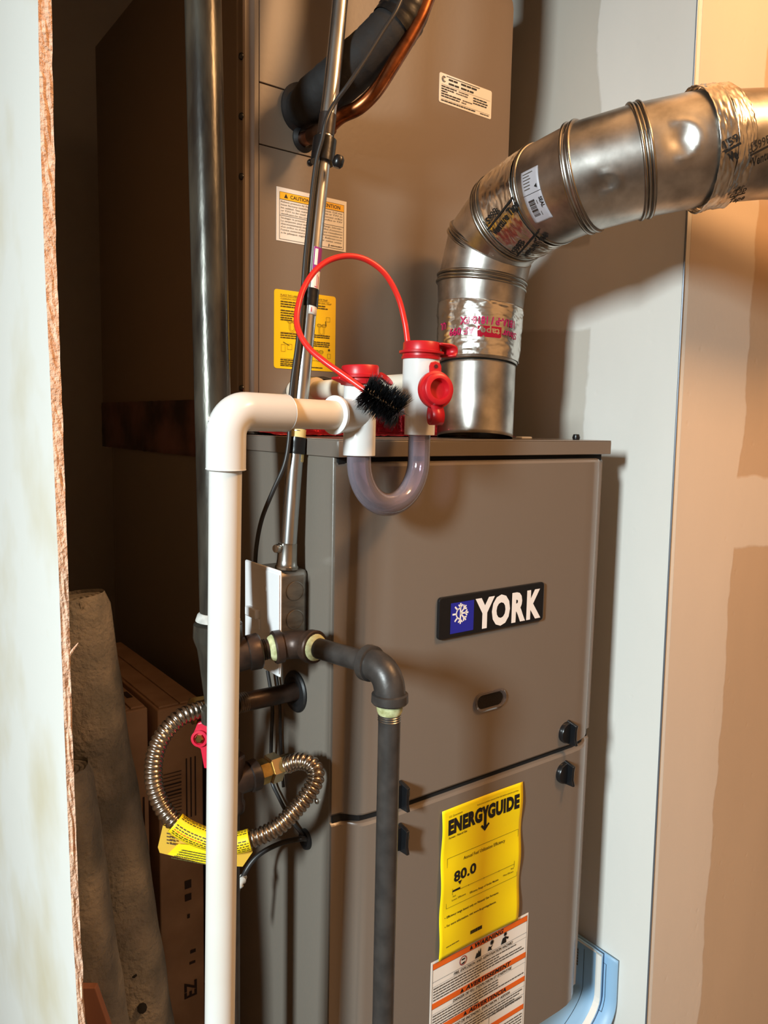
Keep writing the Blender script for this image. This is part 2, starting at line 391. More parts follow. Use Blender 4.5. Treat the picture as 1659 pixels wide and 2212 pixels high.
vs = [p for p in RR]+[V((p.x, BK, p.z)) for p in RR]
bo = structure(mb.build('wall_left', boardw))
MB().add(vs, [(i, i+1, n+i+1, n+i) for i in range(n-1)]).build('back_face', M('board back bounce tone', S(196, 186, 174), rough=.95), bo)  # unseen inner face, its pale tone set to bounce light into the closet
mb = MB(); rng = random.Random(3); cols = 5; vs = []
for i in range(n):
    for j in range(cols):
        p = LL[i].lerp(RR[i], j/(cols-1)); d = 0 if j in (0, cols-1) else rng.uniform(-.0012, .0012)
        vs.append(p+V((0, d-.0002, 0)))
mb.add(vs, [(i*cols+j, i*cols+j+1, (i+1)*cols+j+1, (i+1)*cols+j) for i in range(n-1) for j in range(cols-1)])
mb.build('cut_edge', fibre, bo, smooth=0, label='ragged brown cut edge of the white board')
# splinter on the edge
sp = ony(149, 1405, R0[6].y); sp2 = sp+V((.008, -.001, .006))
MB().tube([sp+V((-.003, 0, -.01)), sp+V((.001, -.001, -.002)), sp2], [.0022, .0016, .0004], 6).build('splinter', fibre, bo)

# ------------------------------------------------------------------ furnace
W = .445; DY = -.026; GZ = -.4235
structure(MB().box((-.03, -.07, FLOOR), (.53, .80, PAD)).build('floor_pad', conc, smooth=0, bevel=.004))
fur = thing('furnace', (W/2, .36, PAD), 'tall taupe gas furnace cabinet with YORK badge and yellow energy label', 'furnace')
MB().box((0, 0, -.838), (W, .737, -.003)).build('cabinet', paint_side, fur, bevel=.002)
for x in (.05, W-.09):
    for y in (.06, .62): MB().box((x, y, PAD), (x+.05, y+.06, -.838)).build('support_block', black, fur, smooth=0)
# top panel with turned down flange
mb = MB(); mb.box((-.003, -.014, -.0015), (W+.003, .74, 0))
mb.box((-.003, -.014, -.019), (W+.003, -.0115, -.0015)); mb.box((-.003, -.0115, -.019), (-.0008, .74, -.0015)); mb.box((W+.0008, -.0115, -.019), (W+.003, .74, -.0015))
mb.build('top_panel', paint, fur, bevel=.0008)
MB().box((.004, -.0035, -.030), (W-.004, .001, -.019)).build('shadow_rail', gapblack, fur, smooth=0)
MB().prism([(.003, .001), (.003, -.0022), (.014, -.003), (.030, -.0160), (.060, -.0195), (.390, -.0195), (.415, -.0140), (.432, -.003), (W-.003, -.0022), (W-.003, .001)], (0, 0, GZ-.012), (1, 0, 0), (0, 1, 0), .024).build('door_rail', gapblack, fur, smooth=0)
# doors with rolled left and right edges
prof = [(0.0005, -.001), (0.0005, -.0040), (.004, -.0046), (.012, -.0052), (.0155, -.0075), (.0205, -.0135), (.0255, -.0190), (.031, -.0222), (.038, -.0232), (.047, -.0240), (.058, -.0254), (.070, DY),
        (.382, DY), (.398, -.0250), (.412, -.0215), (.424, -.0150), (.433, -.0070), (.438, -.0045), (W-.0015, -.0040), (W-.0005, -.001)]
def door(name, z0, z1, parent):
    n = len(prof); ins = .0035; vs = []
    xc, sc = W/2, 1
    for (dz, k) in ((0, 1), (ins*.35, .0), (1, 0), (1, 1)): pass
    rows = []
    for z, pull in ((z0, .006), (z0+.0012, .0022), (z0+.004, 0.), (z1-.004, 0.), (z1-.0012, .0022), (z1, .006)):
        rows.append([V((x, min(-.0006, y+pull), z)) for x, y in prof])
    vs = [p for r in rows for p in r]
    fs = [(j*n+i, j*n+i+1, (j+1)*n+i+1, (j+1)*n+i) for j in range(len(rows)-1) for i in range(n-1)]
    m = len(rows)
    fs += [tuple(reversed(range(n))), tuple(range((m-1)*n, m*n))]
    mb = MB(); mb.add(vs, fs); return mb.build(name, paint, parent, smooth=32)
ud = door('upper_door', GZ+.0045, -.0245, fur)
ld = door('lower_door', -.821, GZ-.0025, fur)
def screw(o, axis, r, mat, parent, name='screw'):
    axis = V(axis).normalized(); o = V(o)
    mb = MB(); mb.lathe([(r, 0), (r*1.02, r*.35), (r*.8, r*.75), (r*.35, r*.95), (0, r)], o, axis, 12)
    e1, e2 = frame(axis); s_ = mb.build(name, mat, parent)
    return s_
screw(onx(686, 1730, 0), (-1, 0, 0), .0035, zinc, fur)
screw((.03-.005, .012, 0), (0, 0, 1), .004, zinc, fur)
p = ony(1272, 952, -.002)
MB().lathe([(.0045, 0), (.0055, .003), (.004, .0075), (0, .008)], (p.x, .02, 0), (0, 0, 1), 12).build('screw', blackg, fur)
MB().box((.338, .05, 0), (.358, .062, .003)).build('knockout_tab', pvc_y, fur, bevel=.001)
# grommets on the side
for nm, px, py, r in (('grommet', 640, 1493, .0245), ('grommet', 662, 1812, .0120)):
    o = onx(px, py, 0)
    MB().lathe([(r, 0), (r, .002), (r*.93, .004), (r*.72, .0045), (r*.62, .002), (0, .0015)], o, (-1, 0, 0), 36).build(nm, black, fur)
# latch knobs
def knob(px, py):
    o = ony(px, py, DY); o.y = DY
    k = MB().lathe([(.0145, 0), (.0148, .004), (.0135, .0065), (0, .007)], o, (0, -1, 0), 32).build('latch_knob', blackg, fur)
    poly = [(0, .0165), (-.0165, .0125), (-.0150, .004), (-.0150, -.008), (-.0175, -.0155), (0, -.0165)]
    MB().prism(poly, o+V((.0015, 0, 0)), (0, 1, 0), (0, 0, 1), .0045).build('knob_grip', blackg, k, smooth=0, bevel=.001)
for px, py in ((1222, 1581), (1216, 1668), (858, 1716), (857, 1808)): knob(px, py)
# sight window
wl, wr = ony(1022, 1528, DY), ony(1092, 1500, DY); wc = (wl+wr)/2+V((0, 0, .001)); hw = (wr.x-wl.x)/2; hh = .0125
def obround(hw, hh, n=10):
    r = hh; pts = []
    for i in range(n+1): a = -math.pi/2+math.pi*i/n; pts.append((hw-r+r*math.cos(a), r*math.sin(a)))
    for i in range(n+1): a = math.pi/2+math.pi*i/n; pts.append((-hw+r+r*math.cos(a), r*math.sin(a)))
    return pts
sw = MB().prism(obround(hw*.9, hh*.86), wc+V((0, .001, 0)), (1, 0, 0), (0, 0, 1), .0014).build('sight_window', gapblack, fur, smooth=0)
mb = MB(); pa = obround(hw, hh); pb = obround(hw*.93, hh*.8); pc = obround(hw*.78, hh*.66); n = len(pa)
lv = [(pa, 0), (pa, .002), (pb, .0034), (pc, .0012)]
mb.add([wc+V((q[0], -d, q[1])) for ring, d in lv for q in ring], [(j*n+i, j*n+(i+1) % n, (j+1)*n+(i+1) % n, (j+1)*n+i) for j in range(3) for i in range(n)])
mb.build('window_bezel', clearglass, sw)
MB().prism(pc, wc+V((0, -.001, 0)), (1, 0, 0), (0, 0, 1), .0004).build('window_pane', clear_mat('thin pane', (.9, .9, .9, 1), S(90, 84, 80), (.04, .3)), sw, smooth=0)
# badge
b0, b1 = ony(944, 1289, DY), ony(1171, 1257, DY); b2 = ony(943, 1379, DY); b3 = ony(1170, 1340, DY)
bx, bw = b0.x, b1.x-b0.x; bz = (b0.z+b1.z)/2; bh = bz-(b2.z+b3.z)/2
bd, bpos = sheet(fur, 'name_badge', blackg, (bx, DY, bz), (1, 0, 0), (0, 0, -1), bw, bh, th=.0045, r=.0045)
m_ = bd.modifiers.new('b', 'BEVEL'); m_.width = .0012; m_.segments = 2
pr = Print(bpos)
pr.rect('p_blue', bw*.098, bh*.165, bw*.305, bh*.895)
cx, cy, sr = bw*.185, bh*.44, bh*.25
for a in (0, 45, 90, 135, 180, 225, 270, 315):
    c_, s_ = math.cos(math.radians(a)), math.sin(math.radians(a))
    r0 = .0 if abs(a) in (0, 45, 315, 90, 270) else .5
    pr.stroke('t_flake', [(cx+c_*sr*r0, cy+s_*sr*r0), (cx+c_*sr, cy+s_*sr)], sr*.17)
    if a in (0, 45, 315, 90, 270):
        for d_ in (-45, 45):
            if (a == 90 and d_ > 0) or (a == 270 and d_ < 0): pass
            c2_, s2_ = math.cos(math.radians(a+d_)), math.sin(math.radians(a+d_)); q = (cx+c_*sr*.58, cy+s_*sr*.58)
            pr.stroke('t_flake', [q, (q[0]+c2_*sr*.38, q[1]+s2_*sr*.38)], sr*.15)
pr.arc('t_flake', cx, cy, sr*.52, sr*.14, 90, 270, 12)
for ch, u0, u1 in (('Y', .318, .498), ('O', .474, .650), ('R', .668, .806), ('K', .818, .966)):
    pr.text('t_white', ch, bw*u0, bh*.862, bh*.70, w=bw*(u1-u0), bold=.055)
pr.build(bd, {'p_blue': blue_i, 't_flake': white_l, 't_white': white_l}, {'p_blue': 'blue_square', 't_flake': 'snowflake_emblem', 't_white': 'lettering'})

# warning label on the lower door
w0, w1 = ony(931, 2079, DY), ony(1141, 1972.5, DY); wx, ww = w0.x, w1.x-w0.x; wz = (w0.z+w1.z)/2
wl_, pos = sheet(fur, 'warning_label', white, (wx, DY, wz), (1, 0, 0), (0, 0, -1), ww, .175, th=.0005)
pr = Print(pos); m = .0024
pr.frame('p_line', m, m, ww-m, .173, .0004)
def tri(pr, u, v, h, k='t'):
    pr.poly(k, [(u, v), (u+h*1.05, v), (u+h*.525, v-h)])
for v0, v1, t, tu in ((.0028, .0104, 'WARNING', .37), (.0555, .0632, 'AVERTISSEMENT', .29), (.0905, .0978, 'ADVERTENCIA', .33), (.132, .139, '', 0)):
    pr.rect('p_or', m, v0, ww-m, v1)
    pr.rect('p_line', m, v1, ww-m, v1+.0004)
    if t:
        L = text2d(t, .02, .25)[2]; hgt = .0056; wd = {'WARNING': .052, 'AVERTISSEMENT': .082, 'ADVERTENCIA': .068}[t]
        pr.text('t2#'+t, t, ww*tu+.009, v1-.001, hgt, w=wd, bold=.045, shear=.2); tri(pr, ww*tu, v1-.001, .0058, 't2#'+t)
for v, t, u0, u1 in ((.0325, 'FIRE, EXPLOSION AND ASPHYXIATION HAZARD', .22, .83), (.0692, "DANGER DE FEU, D'EXPLOSION ET D'ASPHYXIE", .22, .83), (.1042, 'RIESGO DE INCENDIO, EXPLOSION Y ASFIXIA', .2, .82)):
    pr.rect('p_line', m, v+.0012, ww-m, v+.0015); pr.text('t#'+t[:4], t, ww*u0, v, .0040, w=ww*(u1-u0), shear=.2, bold=.015)
    for i in range(5 if v < .1 else 6):
        pr.words('tg', m+.002, v+.0052+i*.0038, ww-m-.003, .0017, random.choice((1, .96, .9, .7)) if i < 4 else .5)
pr.rect('p_line', m, .0270, ww-m, .0274)
# pictograms
icx = ww*.31; icv = .0187
pr.arc('t_red', icx, icv, .0058, .0011); pr.rect('t', icx-.0028, icv-.003, icx+.003, icv-.0008); pr.poly('t', [(icx-.003, icv+.003), (icx+.0035, icv+.0015), (icx+.002, icv+.0045), (icx-.002, icv+.0045)])
u = ww*.43; pr.poly('t', [(u, .0255), (u+.003, .018), (u+.0045, .0205), (u+.006, .0150), (u+.0075, .0195), (u+.010, .0135), (u+.0105, .0255)])
u = ww*.56; pr.poly('t', [(u, .0245), (u+.002, .0185), (u+.005, .020), (u+.0095, .0185), (u+.006, .0225), (u+.0085, .0255), (u+.005, .0245)]); pr.arc('t', u+.0075, .0148, .0018, .0036)
u = ww*.70; pr.poly('t', [(u, .0255), (u+.003, .0175), (u+.008, .0165), (u+.0145, .0195), (u+.013, .022), (u+.0095, .020), (u+.010, .0255), (u+.004, .0255)]); pr.arc('t', u+.0078, .0132, .0016, .0032)
pr.text('t', 'FILTROS EXTERNOS', ww*.64, .1215, .0036, w=ww*.30); pr.rect('p_line', ww*.6, .117, ww-m, .1174); pr.rect('p_line', ww*.6, .117, ww*.6+.0004, .132)
for i in range(5): pr.words('tg', m+.002, .146+i*.0042, ww-m-.003, .0018, 1)
pr.build(wl_, {'p_line': ink, 'p_or': orange, 't': ink, 't2': ink, 'tg': ink_g, 't_red': M('red ink', S(150, 24, 40))})

# energy label: slightly curled paper
e0, e1 = ony(955, 1754, DY-.002), ony(1129, 1688, DY-.002); ex, ew = e0.x, e1.x-e0.x; ez = (e0.z+e1.z)/2; eh = .1925
def epos(u, v, lift=0.):
    s, t = u/ew, v/eh
    d = .0016+.0022*math.sin(t*math.pi*2.6+.5)**2*(abs(s-.5)*2)**2+.0012*t
    return V((ex+u-.002*t*(0), DY-d-lift, ez-v+.0004*math.sin(s*3)))
eg = MB().grid(lambda a, b: epos(a*ew, b*eh), 24, 40).build('energy_label', yellow_e, fur, solid=.0003)
pr = Print(lambda u, v: epos(u, v, .0004))
T = lambda t, u0, u1, v, h, bold=0., k='t', shear=0.: pr.text(k, t, ew*u0, eh*v, eh*h, w=ew*(u1-u0), bold=bold, shear=shear)
T('U.S. Government', .08, .24, .058, .014); T('Federal law prohibits removal of this label before consumer purchase', .42, .94, .052, .011)
T('ENERG', .07, .488, .166, .092, .062); T('GUIDE', .556, .955, .166, .092, .062)
u0 = ew*.522; pr.poly('t', [(u0-.0054, eh*.074), (u0-.0014, eh*.074), (u0+.0005, eh*.105), (u0+.0024, eh*.074), (u0+.0064, eh*.074), (u0+.0028, eh*.128), (u0+.0028, eh*.222), (u0-.0018, eh*.222), (u0-.0018, eh*.128)])
pr.poly('t', [(u0-.0070, eh*.206), (u0+.0004, eh*.246), (u0+.0082, eh*.206), (u0+.0060, eh*.196), (u0+.0004, eh*.222), (u0-.0050, eh*.196)])
T('Furnace - Natural Gas', .08, .30, .200, .015, .012)
pr.frame('t', ew*.075, eh*.330, ew*.965, eh*.668, .0004)
T('Annual Fuel Utilization Efficiency', .27, .79, .383, .024)
T('80.0', .155, .43, .505, .068, .035)
pr.poly('t', [(ew*.205, eh*.513), (ew*.255, eh*.513), (ew*.23, eh*.54)])
pr.rect('t', ew*.14, eh*.567, ew*.915, eh*.5695); pr.rect('t', ew*.14, eh*.557, ew*.235, eh*.570)
for u in (.14, .915): pr.rect('t', ew*u, eh*.545, ew*u+.0004, eh*.590)
for u in (.34, .53, .72): pr.rect('t', ew*u, eh*.569, ew*u+.0004, eh*.580)
T('78.0', .145, .185, .608, .011); T('Least Efficient', .14, .31, .632, .013); T('98.0', .875, .915, .602, .011); T('Most Efficient', .78, .915, .628, .013)
T('Efficiency Range of Similar Models', .36, .72, .640, .014, .008)
T('Efficiency range based only on Natural Gas Furnaces.', .085, .73, .735, .016, .012); T('For more information, visit www.ftc.gov/appliances.', .085, .70, .793, .016, .012)
for v in (.729, .788): pr.rect('t', ew*.062, eh*v-.0007, ew*.062+.0011, eh*v+.0003)
for i in range(18): pr.rect('tb', ew*(.38+.15*i/18), eh*.905, ew*(.38+.15*(i+random.uniform(.5, .9))/18), eh*.93)
pr.words('tg', ew*.08, eh*.932, ew*.24, .0013)
pr.build(eg, {'t': ink, 'tb': ink, 'tg': ink_gy}, {'tb': 'bar_marks'})

# ------------------------------------------------------------------ evaporator coil cabinet
CY = .2; CT = .668; CB = .787
coil = thing('evaporator_coil', (W/2, .5, 0), 'taupe cooling coil cabinet with caution and yellow labels standing on the furnace', 'coil cabinet')
MB().box((0, CY+.006, .0005), (W, CB, CT)).build('cabinet', paint_c, coil, bevel=.003)
s1 = ony(570, 180, CY).z; s2 = ony(565, 312, CY).z
x0, x1, r, z1, xn = .0165, W-.002, .022, CT-.006, .100
poly = [(x0, .001), (x1, .001), (x1, z1-r)]+[(x1-r*(1-math.cos(a)), z1-r+r*math.sin(a)) for a in (math.radians(25*i) for i in range(1, 4))]
poly += [(x1-r, z1), (x0, z1), (x0, s1+.0006), (xn, s1+.0006), (xn, s2-.0006), (x0, s2-.0006)]
MB().prism(poly, (0, CY+.007, 0), (1, 0, 0), (0, 0, 1), .007).build('front_panel', paint_c, coil, smooth=0, bevel=.0008)
MB().prism([(x0, s2+.0006), (xn-.0012, s2+.0006), (xn-.0012, s1-.0006), (x0, s1-.0006)], (0, CY+.007, 0), (1, 0, 0), (0, 0, 1), .007).build('pipe_panel', paint_c, coil, smooth=0, bevel=.0008)
# rolled corner post and side flange with screws
mb = MB(); pp = [(.0155, CY+.0065), (.0155, CY-.0005), (.0100, CY-.0005), (.0075, CY+.001), (.0050, CY+.0045), (.0030, CY+.0050), (0.0, CY+.0050), (-.0022, CY+.0065), (-.0022, CY+.0115), (-.0014, CY+.0130), (-.0014, CY+.020), (-.0030, CY+.0215), (-.0030, CY+.026), (0, CY+.028), (0.004, CY+.02)]
mb.prism([(a, b) for a, b in pp], (0, 0, .001), (1, 0, 0), (0, 1, 0), CT-.004); mb.build('corner_post', paint_c, coil, smooth=25)
for px, py in ((529, 117), (528, 248), (530, 378), (534, 838)):
    o = onx(px, py, -.0022); o.x = -.0022; o.y = CY+.0085
    s_ = screw(o, (-1, 0, 0), .0042, blackg, coil)
screw(ony(670, 351, CY), (0, -1, 0), .0042, blackg, coil)
# foil sealing tape around the foot
def crumple(fn, nu, nv, amp, sc, seed):
    def g(a, b):
        p = fn(a, b)
        return p
    return g
mb = MB(); rr = random.Random(5)
def ftape(a, b):
    x = a*.40; d = .0015*noise.noise(V((x*90, b*3, 1)))+.001*noise.noise(V((x*250, b*9, 2)))
    if b < .5: t = b/.5; return V((x, CY-.0035-abs(d), .004+.026*(1-t)+d*.5))
    t = (b-.5)/.5; return V((x, CY-.004-.075*t-abs(d), .004*(1-t)+.0012+abs(d)*1.2))
mb.grid(ftape, 120, 14); mb.build('sealing_tape', foil_red, coil, solid=.0003, label='crumpled red printed foil tape')
mb = MB()
def stape(a, b):
    y = CY+.05+a*.53; d = .0012*noise.noise(V((y*60, b*4, 1))); return V((-.0035-abs(d), y, .045-.08*b+d))
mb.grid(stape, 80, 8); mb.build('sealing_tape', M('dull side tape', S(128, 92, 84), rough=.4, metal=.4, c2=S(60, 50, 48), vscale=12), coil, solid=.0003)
# labels
q0, q1 = ony(949, 155, CY), ony(1062, 197, CY)
rp, pos = sheet(coil, 'rating_label', white, (q0.x, CY, .5125), (1, 0, 0), (0, 0, -1), q1.x-q0.x, .0400, r=.0028)
pr = Print(pos); lw = q1.x-q0.x
pr.arc('t', .0085, .0075, .0036, .0010, 40, 320); pr.arc('t', .0085, .0075, .0018, .0009, 60, 300)
pr.rect('tg', .013, .0022, lw*.76, .0030)
for v, us in ((.0072, ((.17, .36), (.40, .70))), (.0127, ((.17, .36), (.40, .64)))):
    for a, b in us: pr.words('t', lw*a, v, lw*b, .0023)
pr.rect('tg', lw*.04, .0148, lw*.97, .0151)
for i, (b, c_) in enumerate(((.32, .55), (.27, .55), (.15, 0), (.4, .62), (.38, .52))):
    pr.words('t', lw*.04, .0182+i*.0033, lw*b, .0016)
    if c_: pr.words('tg', lw*(b+.04), .0182+i*.0033, lw*c_, .0013)
for i in range(3): pr.words('t', lw*.64, .0195+i*.0035, lw*.92, .0016)
pr.rect('tg', lw*.04, .0342, lw*.97, .0345); pr.words('t', lw*.04, .0372, lw*.70, .0015); pr.words('tg', lw*.78, .0372, lw*.95, .0013)
pr.build(rp, {'t': ink, 'tg': ink_g})
c0, c1 = ony(597, 402, CY), ony(748, 438, CY); cw = c1.x-c0.x; ch = .0648
cl, pos = sheet(coil, 'caution_label', white, (c0.x, CY, .3076), (1, 0, 0), (0, 0, -1), cw, ch)
pr = Print(pos); m = .0040
pr.rect('p_y', m, .0052, cw-m, .0140); pr.frame('p_line', m, .0052, cw-m, ch-.0022, .0004); pr.rect('p_line', m, .0140, cw-m, .0144); pr.rect('p_line', m, .0335, cw-m, .0339)
tri(pr, .0105, .0120, .0052, 't'); pr.text('t', 'CAUTION', .0195, .0118, .0046, w=.028, bold=.012); pr.text('t', 'ATTENTION', cw-m-.042, .0118, .0046, w=.036, bold=.012)
for i, t in enumerate(('Relieve pressure by depressing valve cores. Coil may', 'have factory installed TXV. Orifices or TXV to', 'be added. See outdoor unit for correct orifice', 'or TXV to be used. Refer to label orifice or TXV', 'identification for this unit.')):
    pr.text('t', t, .0062, .0178+i*.0036, .0021, w=(cw-.0125)*(1 if i < 4 else .42))
for i, t in enumerate(('Soulager la pression en valve de decharge. Schrader.', "Le serpentin peut etre muni d'un orifice d'extension", "thermostatique) installes en usine par l'installation", "d'un orifice ou d'une SET consultez documentation de", "l'unite exterieure pour l'orifice. Referez-vous", "a la plaque signaletique pour cette unite.")):
    pr.text('t', t, .0062, .0372+i*.0036, .0021, w=(cw-.0125))
pr.rect('t', .0775, .0578, .0785, .0612); pr.words('tg', cw-.024, .0600, cw-.0065, .0010)
pr.build(cl, {'t': ink, 'p_y': yellow_o, 'p_line': ink, 'tg': ink_g})
y0, y1 = ony(592, 625, CY), ony(725, 640, CY); yw = y1.x-y0.x; yh = .0985
yl, pos = sheet(coil, 'cleaning_label', yellow, (y0.x, CY, .1832), (1, 0, 0), (0, 0, -1), yw, yh, r=.0035)
pr = Print(pos)
pr.text('t', 'PLACE THIS LABEL NEXT TO CONDENSATE TRAP', .009, .0075, .0024, w=yw-.022); pr.rect('t', .008, .0082, yw-.010, .0085)
pr.text('t', 'CLEANING INSTRUCTIONS FOR WATER SEAL TRAP', .009, .0118, .0022, w=yw-.016)
for v, a, b in ((.0152, 0, .9), (.0182, 0, .95), (.0212, 0, .34), (.0262, 0, .40), (.0292, 0, .42), (.0322, 0, .36), (.0352, 0, .22), (.0378, 0, .22)): pr.words('t', .009, v, .009+(yw-.016)*b, .0014)
for v in (.0545, .0572, .0600): pr.words('t', .009, v, .045, .0013)
for v in (.053, .0555, .0620, .0645, .0670): pr.words('t', yw-.034, v, yw-.009, .0013)
for v in (.0525, .0855): pr.rect('t', .009, v, yw-.009, v+.0003)
for v in (.0880, .0905, .0930, .0952): pr.words('t', .009, v, .05 if v < .094 else yw-.02, .0013)
def trapsketch(u, v, s):
    for r in (.0028, .0045):
        pr.stroke('t', [(u-r*s, v-.006*s), (u-r*s, v)], .0003); pr.arc('t', u, v, r*s, .0003, 0, 180, 10); pr.stroke('t', [(u+r*s, v), (u+r*s, v-.005*s)], .0003)
    for du in (-.0037, .0037): pr.frame('t', u+du*s-.0022*s, v-.0105*s, u+du*s+.0022*s, v-.006*s, .0003); pr.frame('t', u+du*s-.0036*s, v-.0095*s, u+du*s+.0036*s, v-.0073*s, .0003)
for u, v in ((.026, .047), (yw-.022, .048), (yw-.026, .082)): trapsketch(u, v, 1.)
pr.frame('t', .010, .068, .016, .077, .0003); pr.frame('t', .019, .067, .026, .074, .0003); pr.stroke('t', [(.013, .065), (.022, .069)], .0008); pr.stroke('t', [(yw-.0150, .0395), (yw-.0158, .0335)], .0009); pr.frame('t', yw-.0150, .028, yw-.009, .034, .0003)
pr.arc('t', yw-.010, .0705, .0009, .0018); pr.frame('t', yw-.0125, .0755, yw-.0075, .0815, .0003)
pr.build(yl, {'t': M('label ink', S(70, 56, 8), rough=.6)})

# ------------------------------------------------------------------ refrigerant lines
def px_path(lst, n=8): return catmull([at(*q) for q in lst], n)
# ports are on the coil front plane
pA = ony(648, 236, CY); pB = ony(655, 300, CY)
dA = (pA-CAM).dot(FWD); dB = (pB-CAM).dot(FWD)
suc = thing('suction_line', pA, 'thick black foam insulated refrigerant line leaving the coil', 'refrigerant line')
path = catmull([pA+V((0, .004, 0)), at(662, 228, dA-.02), at(700, 200, dA-.05), at(760, 148, dA-.065), at(820, 92, dA-.07), at(862, 45, dA-.07), at(888, -20, dA-.07), at(905, -80, dA-.07)]+[at(905, -80, dA-.07)+V(q) for q in ((.012, 0, .10), (.014, 0, .5), (.014, 0, .9))], 10)
r_ = [.0225 if i < 12 else .0275+.0012*noise.noise(V((i*.5, 0, 0))) for i in range(len(path))]
for i in range(8, 18): r_[i] = .021+(.0275-.021)*max(0, min(1, (i-8)/8))
MB().tube(path, r_, 36).build('insulation', foam, suc)
MB().lathe([(.030, 0), (.030, .003), (.024, .007), (.022, .004)], pA, (.15, -1, -.1), 36).build('rubber_collar', black, suc)
tp = path[46:58]
MB().tube(tp, [.0290+.0016*noise.noise(V((i*.9, 2, 0))) for i in range(len(tp))], 30, caps=False).build('tape_wrap', btape, suc)
liq = thing('liquid_line', pB, 'thin bare copper refrigerant line curving up beside the black insulation', 'refrigerant line')
path = catmull([pB+V((0, .004, 0)), at(668, 296, dB-.025), at(700, 283, dB-.05), at(735, 252, dB-.068), at(775, 232, dB-.080), at(812, 196, dB-.086), at(850, 138, dB-.09), at(885, 80, dB-.09), at(915, 20, dB-.09), at(938, -60, dB-.09)]+[at(938, -60, dB-.09)+V(q) for q in ((.014, 0, .10), (.016, 0, .5), (.016, 0, .9))], 8)
MB().tube(path, .0083, 20).build('copper_tube', copper, liq)
MB().lathe([(.0165, 0), (.0165, .002), (.012, .006), (.0095, .003)], pB, (.1, -1, -.05), 30).build('rubber_collar', black, liq)
MB().tube(path[10:20], .0104, 18).build('solder_coupling', M('tarnished copper', S(96, 66, 46), rough=.5, metal=.8, c2=S(60, 44, 36), vscale=60), liq)

# ------------------------------------------------------------------ conduit
cpts = [(622, 1215, .861), (623.5, 1180, .86), (632, 1060, .856), (641, 950, .852), (655, 800, .856), (668, 650, .86), (681, 500, .862), (698, 335, .864), (717, 180, .866), (735, 0, .868), (744, -90, .868)]
cpath = catmull([at(*q) for q in cpts], 8)
con = thing('conduit', cpath[0], 'leaning bright metal electrical conduit rising from the junction box', 'conduit')
cd_ = (cpath[-1]-cpath[-9]).normalized(); MB().tube(cpath+[cpath[-1]+cd_*((CEIL-cpath[-1].z)/cd_.z)], .0090, 28).build('tube', emt, con)
def cseg(py0, py1, r, mat, name, label=None):
    seg = []
    for k in range(9):
        py = py0+(py1-py0)*k/8
        for i in range(len(cpts)-1):
            a, b = cpts[i], cpts[i+1]
            if (a[1]-py)*(b[1]-py) <= 0:
                t = (py-a[1])/(b[1]-a[1]); seg.append(at(a[0]+(b[0]-a[0])*t, py, a[2]+(b[2]-a[2])*t)); break
    return MB().tube(seg, [r*(1+.025*noise.noise(V((k*1.3, py0, 0)))) for k in range(len(seg))], 28).build(name, mat, con, label=label)
cseg(302, 352, .0132, btape, 'tape_band'); cseg(626, 664, .0102, btape, 'tape_band'); cseg(946, 980, .0104, btape, 'tape_band')
cseg(249, 294, .0096, M('brown tape', S(44, 32, 26), rough=.4), 'tape_band')
cseg(928, 946, .0094, cream, 'masking_tape'); cseg(980, 997, .0094, cream, 'masking_tape')
# end of the top tape knot
k0 = at(727, 350, .845); MB().lathe([(.004, 0), (.0062, .003), (.0062, .010), (.004, .013)], k0+V((0, 0, -.006)), (.2, -.2, 1), 12).build('tape_knot', btape, con)
# paper maker label on the conduit
def csurf(py, ang, r):
    for i in range(len(cpts)-1):
        a, b = cpts[i], cpts[i+1]
        if (a[1]-py)*(b[1]-py) <= 0:
            t = (py-a[1])/(b[1]-a[1]); c_ = at(a[0]+(b[0]-a[0])*t, py, a[2]+(b[2]-a[2])*t)
            ax = (at(*b)-at(*a)).normalized(); tocam = (CAM-c_).normalized(); e1 = (tocam-ax*tocam.dot(ax)).normalized(); e2 = ax.cross(e1)
            return c_+(e1*math.cos(ang)+e2*math.sin(ang))*r
lab = MB().grid(lambda a, b: csurf(538+144*b, .02+1.35*a, .0094), 12, 12).build('paper_label', white, con, solid=.0001)
pr = Print(lambda u, v: csurf(538+144*v, .02+1.35*u, .0097))
pr.rect('p', 0.02, 0, .98, .34, 8); pr.text('t', '1/2"', .30, .58, .30, w=.12, rot=math.pi/2)
pr.rect('t', .5, .40, .55, .62); pr.rect('t', .7, .42, .76, .60); pr.rect('t', .2, .72, .26, .85); pr.rect('t', .2, .9, .26, .97)
mbx = pr.m('w'); mbx.grid(lambda a, b: csurf(538+144*(.03+.24*b), .02+1.35*(.12+.28*a), .00985), 4, 4)
pr.build(lab, {'p': purple, 't': magenta, 'w': white}, {'p': 'printed_panel', 'w': 'printed_panel'})
# set screw connector
ax = (cpath[10]-cpath[0]).normalized(); base = at(619, 1229, .862)
MB().lathe([(.0128, 0), (.0132, .003), (.0118, .005), (.0112, .010), (.0106, .027), (.0109, .029), (.0095, .0295)], base, ax, 32).build('connector', zinc, con)
sc = at(603, 1184, .853); MB().cyl(sc+V((.006, 0, 0)), sc, .0032, seg=12).build('set_screw', zinc, con); MB().lathe([(.0045, 0), (.0052, .003), (.0045, .006), (0, .0065)], sc, (-1, -.3, 0), 14).build('set_screw', zinc, con)

